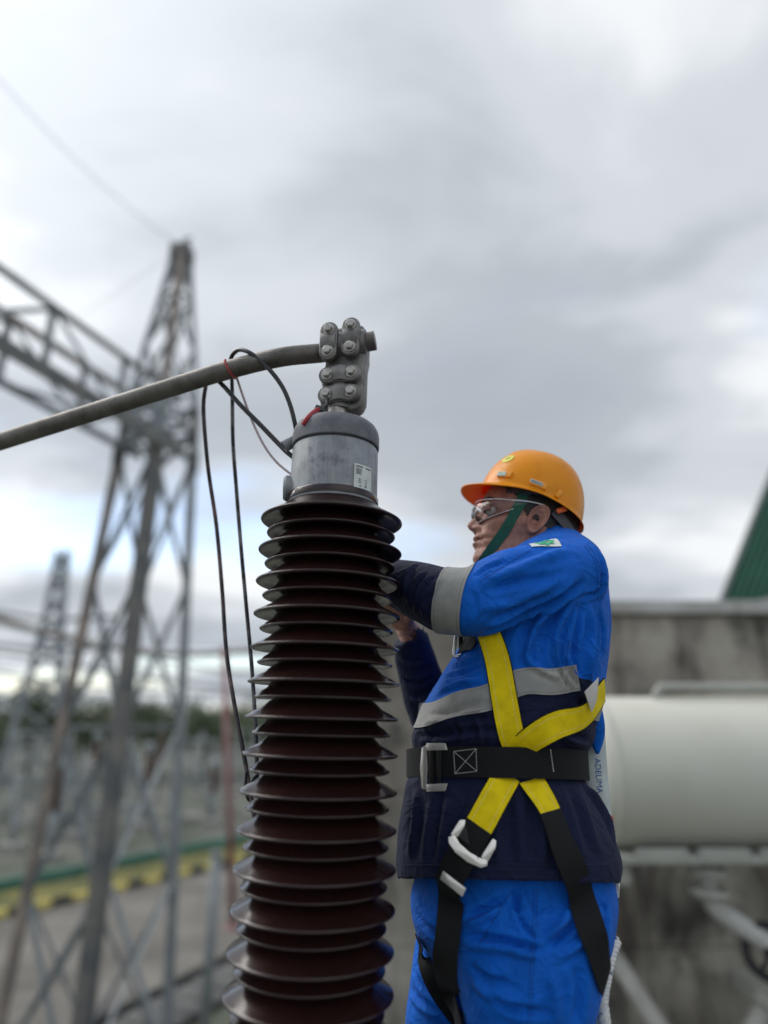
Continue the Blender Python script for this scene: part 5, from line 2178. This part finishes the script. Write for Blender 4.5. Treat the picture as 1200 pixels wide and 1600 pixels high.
def web_mat(name, col, edge=None, edge_w=.05, rough=.7, stitch=None, stitch_at=.1, weave=.5, dark_from=None):
    """woven webbing: dark selvedge lines, ribbed weave and an optional stitched line along both edges"""
    m = bpy.data.materials.new(name)
    m.use_nodes = True
    t = m.node_tree
    b = t.nodes['Principled BSDF']
    b.inputs['Roughness'].default_value = rough
    b.inputs['Specular IOR Level'].default_value = .25
    la, le = t.nodes.new('ShaderNodeAttribute'), t.nodes.new('ShaderNodeAttribute')
    la.attribute_name, le.attribute_name = 'lat', 'len'

    def mt(op, a, b_=None, c=None):
        n = t.nodes.new('ShaderNodeMath')
        n.operation = op
        for i, v in enumerate((a, b_, c)):
            if v is None:
                continue
            if isinstance(v, (int, float)):
                n.inputs[i].default_value = v
            else:
                t.links.new(v, n.inputs[i])
        return n.outputs[0]
    cen = mt('ABSOLUTE', mt('SUBTRACT', la.outputs['Fac'], .5))
    tc = t.nodes.new('ShaderNodeTexCoord')
    nz_ = t.nodes.new('ShaderNodeTexNoise')
    nz_.inputs['Scale'].default_value = 40
    nz_.inputs['Detail'].default_value = 6
    t.links.new(tc.outputs['Object'], nz_.inputs['Vector'])
    r = t.nodes.new('ShaderNodeValToRGB')
    r.color_ramp.elements[0].position = .3
    r.color_ramp.elements[0].color = (*[c * .82 for c in col], 1)
    r.color_ramp.elements[1].position = .7
    r.color_ramp.elements[1].color = (*[min(1, c * 1.08) for c in col], 1)
    t.links.new(nz_.outputs['Fac'], r.inputs[0])
    src = r.outputs[0]

    def over(f, c):
        nonlocal src
        q = t.nodes.new('ShaderNodeMix')
        q.data_type = 'RGBA'
        t.links.new(f, q.inputs['Factor'])
        t.links.new(src, q.inputs['A'])
        q.inputs['B'].default_value = (*c, 1)
        src = q.outputs['Result']
    if stitch:
        ln = mt('LESS_THAN', mt('ABSOLUTE', mt('SUBTRACT', cen, .5 - stitch_at)), .010)
        dash = mt('GREATER_THAN', mt('FRACT', mt('MULTIPLY', le.outputs['Fac'], 260)), .35)
        over(mt('MULTIPLY', ln, dash), stitch)
    if edge:
        over(mt('GREATER_THAN', cen, .5 - edge_w), edge)
    if dark_from is not None:
        over(mt('GREATER_THAN', le.outputs['Fac'], dark_from), (.0075, .008, .0095))
    t.links.new(src, b.inputs['Base Color'])
    wv = mt('ADD', mt('SINE', mt('MULTIPLY', le.outputs['Fac'], 2400)), mt('SINE', mt('ADD', mt('MULTIPLY', la.outputs['Fac'], 190), mt('MULTIPLY', le.outputs['Fac'], 700))))
    bp = t.nodes.new('ShaderNodeBump')
    bp.inputs['Strength'].default_value = weave
    bp.inputs['Distance'].default_value = .0005
    t.links.new(wv, bp.inputs['Height'])
    t.links.new(bp.outputs[0], b.inputs['Normal'])
    return m


M_YW = web_mat('yellow_webbing', (.90, .68, .002), (.006, .006, .006), .035, stitch=(.80, .68, .25), stitch_at=.2)
M_BW = web_mat('black_webbing', (.0075, .008, .0095))
M_TAPE = web_mat('reflective_tape', (.30, .30, .285), None, rough=.5, stitch=(.10, .09, .08), stitch_at=.09, weave=.06)
M_CHROME = mat('polished_steel', (.74, .72, .68), .22, .55, var=.06, vscale=30)
M_STW = mat('white_thread', (.62, .62, .60), .8, var=.05)

# reflective tape round sleeve and body
def arc_point(P, s):
    for i in range(len(P) - 1):
        L = (P[i + 1] - P[i]).length
        if s <= L:
            return P[i].lerp(P[i + 1], s / L), (P[i + 1] - P[i]).normalized()
        s -= L
    return P[-1], (P[-1] - P[-2]).normalized()


c_, t_ = arc_point(nP, sB + .012)
t_ = (t_ + Vector((0, 0, .12))).normalized()
a_, b_, _ = frame(t_)
P, N = [], []
for k in range(72):
    g = 2 * math.pi * k / 72
    d = a_ * math.cos(g) + b_ * math.sin(g)
    h = j_tree.ray_cast(c_ + d * .14, -d)[0]
    P.append(h if h is not None and (h - c_).length < .11 else c_ + d * .066)
    N.append(d)
put_strap('sleeve_tape', strap_core(P, N, .056, .003, .0012, .15, j_tree, 12, True, .04), M_TAPE, jacket)
ca = at(790, 1110, PY)
seam = at(889, 1080, 1.345)
g_seam = math.atan2(seam.y - ca.y, seam.x - ca.x)


def around(g0, g1, n, zfun, tree=j_tree):
    P, N = [], []
    for k in range(n):
        g = g0 + (g1 - g0) * k / (n - 1)
        d = Vector((math.cos(g), math.sin(g), 0))
        z = zfun(ca.x + d.x * .2, ca.y + d.y * .2)
        for _ in range(3):
            o_ = Vector((ca.x, ca.y, z)) + d * .6
            best, org = None, o_
            h = tree.ray_cast(org, -d)[0]
            hops = 0
            while h is not None and hops < 6 and (Vector((h.x, h.y, 0)) - Vector((ca.x, ca.y, 0))).length > .262:
                org = h - d * .002
                h = tree.ray_cast(org, -d)[0]
                hops += 1
            if h is None:
                h = Vector((ca.x, ca.y, z)) + d * .19
            z = zfun(h.x, h.y)
        P.append(Vector((h.x, h.y, z)))
        N.append(d)
    return P, N


def smooth_pts(P, it=3, closed=False):
    A = np.array([tuple(p) for p in P])
    for _ in range(it):
        B_ = A.copy()
        if closed:
            B_ = (np.roll(A, 1, 0) + 2 * A + np.roll(A, -1, 0)) / 4
        else:
            B_[1:-1] = (A[:-2] + 2 * A[1:-1] + A[2:]) / 4
        A = B_
    return [Vector(p) for p in A]


P, N = around(g_seam, g_seam - 2 * math.pi * .55, 150, band_z)
put_strap('body_tape', strap_core(smooth_pts(P, 2), N, .048, .004, .0012, .1, j_tree, 12), M_TAPE, jacket)
P, N = around(g_seam + .15, g_seam + 2.0, 40, lambda x, y: band_z(x, y) - .045)
put_strap('back_tape', strap_core(smooth_pts(P, 2), N, .048, .004, .0012, .1, j_tree, 12), M_TAPE, jacket)

# harness
har = empty('safety_harness', at(800, 1190, PY), man, label='full body harness with yellow and black webbing')
def px_on(px, py, tree, off):
    h = tree.ray_cast(CAM, ray(px, py))
    if h[0] is None:
        return None, None
    n_ = h[1] if h[1].dot(CAM - h[0]) > 0 else -h[1]
    return h[0] + n_ * off, n_


def seat(pxs, ext=0.0, it=6, n=8):
    P, N = hits(pxs, both, n)
    if ext:
        u = (P[0] - P[4]) / np.linalg.norm(P[0] - P[4])
        e_ = [P[0] + u * ext * k / 3 for k in (3, 2, 1)]
        P, N = np.concatenate([e_, P]), np.concatenate([N[:1]] * 3 + [N])
    return smooth_pts(P, it), smooth_pts(N, 30)


def run_to(P, px, py):
    # length along a strap to the point nearest a spot on the cloth
    q, _ = px_on(px, py, both, 0)
    return arc(P, q)


SA = [(772, 994), (780, 1040), (790, 1100), (803, 1160), (820, 1197), (838, 1235), (858, 1282), (880, 1338), (903, 1400), (922, 1455), (936, 1505), (943, 1532)]
P, N = seat(SA, .036)
M_YA = web_mat('yellow_black_webbing', (.90, .68, .002), (.006, .006, .006), .035, stitch=(.80, .68, .25), stitch_at=.2, dark_from=run_to(P, 853, 1270))
put_strap('shoulder_strap', strap_core(P, N, .050, .0060, stiff=.8, tree=both, press=True), M_YA, har)
SB = [(938, 1076), (925, 1091), (895, 1112), (855, 1136), (820, 1162), (801, 1195), (777, 1240), (752, 1285), (735, 1316), (719, 1350), (711, 1395), (708, 1450), (708, 1500), (713, 1545), (724, 1600), (735, 1660)]
P, N = seat(SB)
M_YB = web_mat('yellow_black_webbing_crossing', (.90, .68, .002), (.006, .006, .006), .035, stitch=(.80, .68, .25), stitch_at=.2, dark_from=run_to(P, 748, 1293))
put_strap('shoulder_strap', strap_core(P, N, .0515, .0095, stiff=.8, tree=both, press=True), M_YB, har)
KC_ = [(662, 1466), (664, 1484), (668, 1512), (682, 1545), (702, 1575), (722, 1600)]
P, N = hits(KC_, both)
put_strap('thigh_strap', strap_core(smooth_pts(P, 14), smooth_pts(N, 60), .028, .0050, stiff=.95, tree=both), M_BW, har)
CH = [(722, 1014), (732, 1008), (745, 1001), (757, 995)]
P, N = hits(CH, j_tree)
if len(P) > 6:
    put_strap('chest_strap', strap_core(smooth_pts(P, 4), smooth_pts(N, 15), .034, .0045, stiff=.7, tree=j_tree), M_BW, har)
# waist belt, right round
P, N = around(0, 2 * math.pi * 119 / 120, 120, belt_z)
bcore = strap_core(smooth_pts(P, 16, True), N, .0535, .0205, .003, .95, j_tree, 6, True, flat=True)
belt = put_strap('waist_belt', bcore, M_BW, har)
b_tree = bvh(bcore[:2])


def px_plate(poly, ref, tree, off, th_, m, name, parent, bw=.0008, nrm=None):
    """plate whose outline is drawn on the tangent plane at ref"""
    o_, n_ = px_on(*ref, tree, off)
    if nrm is not None:
        n_ = nrm
    if n_.dot(CAM - o_) < 0:
        n_ = -n_
    pts = []
    for px, py in poly:
        d = ray(px, py)
        pts.append(CAM + d * ((o_ - CAM).dot(n_) / d.dot(n_)))
    k = len(pts)
    V = pts + [p + n_ * th_ for p in pts]
    ctr = sum(pts, Vector()) / k
    ar = sum(((pts[i] - ctr).cross(pts[(i + 1) % k] - ctr).dot(n_) for i in range(k)))
    idx_ = list(range(k)) if ar > 0 else list(range(k))[::-1]
    F = [tuple(idx_[::-1]), tuple(i + k for i in idx_)]
    for a in range(k):
        i, j = idx_[a], idx_[(a + 1) % k]
        F.append((i, j, j + k, i + k))
    return add(name, bevel((V, F), bw, 2, 20), m, parent, smooth='auto')


def stitch(lines, tree, off, m, name, parent, r_=.0006, dash=.0042):
    vf = []
    for (a, b) in lines:
        L = None
        p0, _ = px_on(*a, tree, off)
        p1, _ = px_on(*b, tree, off)
        if p0 is None or p1 is None:
            continue
        nseg = max(2, int((p1 - p0).length / dash))
        for i in range(nseg):
            u0, u1 = i / nseg, (i + .66) / nseg
            q0, _ = px_on(a[0] + (b[0] - a[0]) * u0, a[1] + (b[1] - a[1]) * u0, tree, off)
            q1, _ = px_on(a[0] + (b[0] - a[0]) * u1, a[1] + (b[1] - a[1]) * u1, tree, off)
            if q0 is not None and q1 is not None:
                vf.append(tube([q0, q1], r_, 5))
    if vf:
        add(name, merge(*vf), m, parent)


q = [(709, 1174), (744, 1170), (745, 1205), (711, 1209)]
stitch([(q[0], q[1]), (q[1], q[2]), (q[2], q[3]), (q[3], q[0]), (q[0], q[2]), (q[1], q[3])], b_tree, .0004, M_STW, 'stitching', har)
stitch([((860, 1171), (865, 1207))], b_tree, .0004, M_STW, 'stitching', har, .0009)
# belt buckle
for poly in ([(661, 1168), (667, 1164), (669, 1198), (667, 1234), (661, 1232), (658, 1200)],
             [(668, 1161), (697, 1161), (700, 1172), (668, 1173)],
             [(668, 1225), (700, 1224), (697, 1236), (668, 1237)]):
    px_plate(poly, (680, 1198), b_tree, .0025, .0045, M_CHROME, 'belt_buckle', har, .0012)
px_plate([(672, 1170), (678, 1170), (679, 1228), (673, 1228)], (680, 1198), b_tree, .001, .005, M_BLACK, 'buckle_bar', har, .001)
px_plate([(684, 1172), (690, 1172), (690, 1226), (685, 1226)], (680, 1198), b_tree, .0005, .004, M_BLACK, 'buckle_bar', har, .001)
# leg buckle
for poly in ([(704, 1304), (718, 1281), (727, 1281), (726, 1290), (715, 1308)],
             [(700, 1308), (710, 1304), (718, 1318), (734, 1332), (751, 1341), (761, 1343), (761, 1353), (751, 1356), (730, 1347), (711, 1332), (701, 1318)],
             [(769, 1310), (775, 1313), (774, 1325), (762, 1346), (751, 1340), (756, 1330)]):
    px_plate(poly, (736, 1318), both, .010, .004, M_CHROME, 'leg_buckle', har, .0012)
px_plate([(722, 1290), (758, 1315), (752, 1336), (714, 1306)], (736, 1318), both, .0085, .003, mat('black_web_plain', (.0075, .008, .0095), .7, var=.2), 'buckle_webbing', har, .001)
px_plate([(693, 1360), (729, 1388), (723, 1401), (688, 1373)], (712, 1372), both, .016, .003, M_CHROME, 'strap_keeper', har, .0010)
# chest ring
rp = [at(x, y, 1.425) for x, y in ((714, 984), (711, 1005), (709, 1022), (713, 1026), (723, 1021), (726, 1005), (727, 984))]
add('chest_ring', tube(spline(rp, 5), .0036, 10), M_CHROME, har)
add('chest_web', bevel(box(at(721, 996, 1.43), (.012, .006, .05)), .001, 1), MATS['black_web_plain'], har)
# white care tag on the strap behind the arm
px_plate([(913, 1081), (935, 1058), (932, 1094), (924, 1113)], (922, 1092), both, .026, .0012, mat('tag_white', (.55, .54, .51), .6, var=.08), 'care_tag', har, .0003)

# seams of the jacket: armhole, sleeve, side, hem
M_SEAM2 = mat('seam_thread', (.0, .035, .20), .8, var=.1)


def seam_line(pxs, m, tree=j_tree, dash=.005, r_=.0007, nm='seam'):
    A_ = spline(pxs, 6)
    vf = []
    pts = [px_on(q[0], q[1], tree, .0003)[0] for q in A_]
    for p0, p1 in zip(pts[:-1], pts[1:]):
        if p0 is None or p1 is None or (p1 - p0).length > .05:
            continue
        k = max(1, int((p1 - p0).length / dash))
        for i in range(k):
            u0, u1 = p0.lerp(p1, i / k), p0.lerp(p1, (i + .7) / k)
            h0, n0, _, _ = tree.find_nearest(u0)
            h1, n1, _, _ = tree.find_nearest(u1)
            vf.append(tube([h0 + n0 * .0003, h1 + n1 * .0003], r_, 5))
    if vf:
        add(nm, merge(*vf), m, jacket if tree is j_tree else trousers)


seam_line([(917, 850), (932, 872), (939, 905), (932, 935)], M_SEAM2)
seam_line([(913, 853), (928, 874), (935, 906), (928, 934)], M_SEAM2)
seam_line([(828, 860), (792, 882), (748, 910)], M_SEAM2)
seam_line([(889, 1000), (886, 1030), (888, 1062)], M_SEAM2)
M_SEAMN = mat('navy_thread', (.025, .03, .07), .8, var=.1)
seam_line([(632, 1352), (700, 1351), (800, 1350), (880, 1352), (950, 1350)], M_SEAMN)
seam_line([(886, 1110), (886, 1140), (884, 1160)], M_SEAMN)
seam_line([(835, 1390), (832, 1450), (828, 1520), (826, 1598)], M_SEAM2, t_tree)
seam_line([(840, 1390), (837, 1450), (833, 1520), (831, 1598)], M_SEAM2, t_tree)
seam_line([(800, 1392), (770, 1440), (748, 1478)], M_SEAM2, t_tree)

# energy absorber pouch hanging on the back, with handwriting
M_POUCH = mat('white_pouch', (.50, .55, .55), .35, col2=(.42, .47, .48), vscale=16, bump=.2, bscale=60)
pouch = lofts([(1062, 926, 936, .008, 1.49), (1090, 915, 938, .016, 1.49), (1140, 905, 944, .022, 1.49), (1200, 905, 948, .024, 1.49), (1255, 910, 953, .024, 1.49), (1284, 925, 956, .02, 1.49), (1293, 938, 953, .01, 1.49)], 1.49)
po = add('absorber_pouch', pouch, M_POUCH, har)
p_tree = bvh(pouch)
h, n_ = px_on(935, 1212, p_tree, 0)
if h is not None:
    tv, tf = text2d('ADELIMA', .0165)
    dn_ = (at(937, 1240, 1.47) - at(933, 1184, 1.47)).normalized()
    up_ = dn_.cross(n_).normalized()
    up_ = up_ if up_.x > 0 else -up_
    add('handwriting', on_surface(p_tree, h, dn_, up_, [(u * .98, v) for u, v in tv], tf, .0008), mat('blue_ink', (.01, .08, .30), .6, var=.2), po)
add('red_toggle', bevel(box(at(953, 1281, 1.47), (.012, .012, .018)), .004, 2), mat('red_plastic', (.42, .05, .03), .4, var=.1), po)
add('jacket_tail', lofts([(1090, 926, 935, .006, 1.45), (1115, 920, 942, .014, 1.45), (1140, 922, 945, .014, 1.45), (1160, 924, 942, .01, 1.45), (1178, 931, 936, .004, 1.45)], 1.45), M_BL, jacket)

# emblem patch on the shoulder
h = j_tree.ray_cast(CAM, ray(850, 849))
if h[0] is not None:
    c_, n_ = h[0], h[1]
    x_ = (RGT - n_ * RGT.dot(n_)).normalized()
    y_ = n_.cross(x_)
    pt = add('emblem_patch', on_surface(j_tree, c_, x_, y_, *grid2d(.060, .046, 10, 8), .0022), mat('patch_white', (.62, .66, .64), .7, var=.06, vscale=80), jacket)
    gv, gf = [], []
    ng = 64
    for k in range(ng):
        g = 2 * math.pi * k / ng
        ro = .0205 if (k // 4) % 2 == 0 else .0168
        for r_ in (.0115, ro):
            gv.append((r_ * math.cos(g), r_ * math.sin(g)))
    for k in range(ng):
        k2 = (k + 1) % ng
        gf.append((k * 2, k * 2 + 1, k2 * 2 + 1, k2 * 2))
    nb_ = len(gv)
    gv += [(-.003, -.009), (.003, -.009), (.003, -.003), (.009, -.003), (.009, .003), (.003, .003), (.003, .009), (-.003, .009), (-.003, .003), (-.009, .003), (-.009, -.003), (-.003, -.003)]
    gf += [tuple(nb_ + i for i in q) for q in ((0, 1, 6, 7), (2, 3, 4, 5), (8, 9, 10, 11))]
    add('emblem', on_surface(j_tree, c_, x_, y_, gv, gf, .0034), mat('emblem_green', (.03, .42, .20), .7, var=.1), pt)

# white braided lanyard behind the thigh
path = spline([at(*p) for p in ((962, 1470, 1.46), (952, 1500, 1.43), (945, 1535, 1.41), (941, 1565, 1.40), (946, 1610, 1.40), (952, 1680, 1.41), (950, 1800, 1.42))], 14)
ro = []
for k in range(4):
    Q = []
    for i, p in enumerate(path):
        p = Vector(p)
        t = (Vector(path[min(i + 1, len(path) - 1)]) - Vector(path[max(i - 1, 0)])).normalized()
        a_, b_, _ = frame(t, (0, 1, 0))
        g = i * .55 + k * math.pi / 2
        Q.append(p + (a_ * math.cos(g) + b_ * math.sin(g)) * .0062)
    ro.append(tube(Q, .0052 if k < 3 else .0046, 8))
rope = add('lanyard_rope', merge(*ro[:3]), mat('white_rope', (.62, .63, .62), .8, var=.12, vscale=120, bump=.6, bscale=400), har)
add('tracer_strand', ro[3], mat('rope_tracer', (.58, .60, .62), .8, col2=(.04, .06, .16), vscale=55, lo=.55, hi=.6), rope)

# pens in the back pocket
for i, (px, nm) in enumerate(((956, 'white pen in the back pocket, nearer the harness strap'), (964, 'white pen at the very edge of the back pocket'))):
    p0, p1 = at(px, 1402, 1.47), at(px + (0 if i == 0 else 1), 1372, 1.47)
    e = empty('pen', p0, label=nm, cat='pen')
    add('barrel', tube([p0, p1], .0042, 10), M_WHITE, e)
    add('pocket_clip', box(p0.lerp(p1, .7) + Vector((0, -.005, 0)), (.002, .002, .025)), M_CHROME, e, smooth=False)
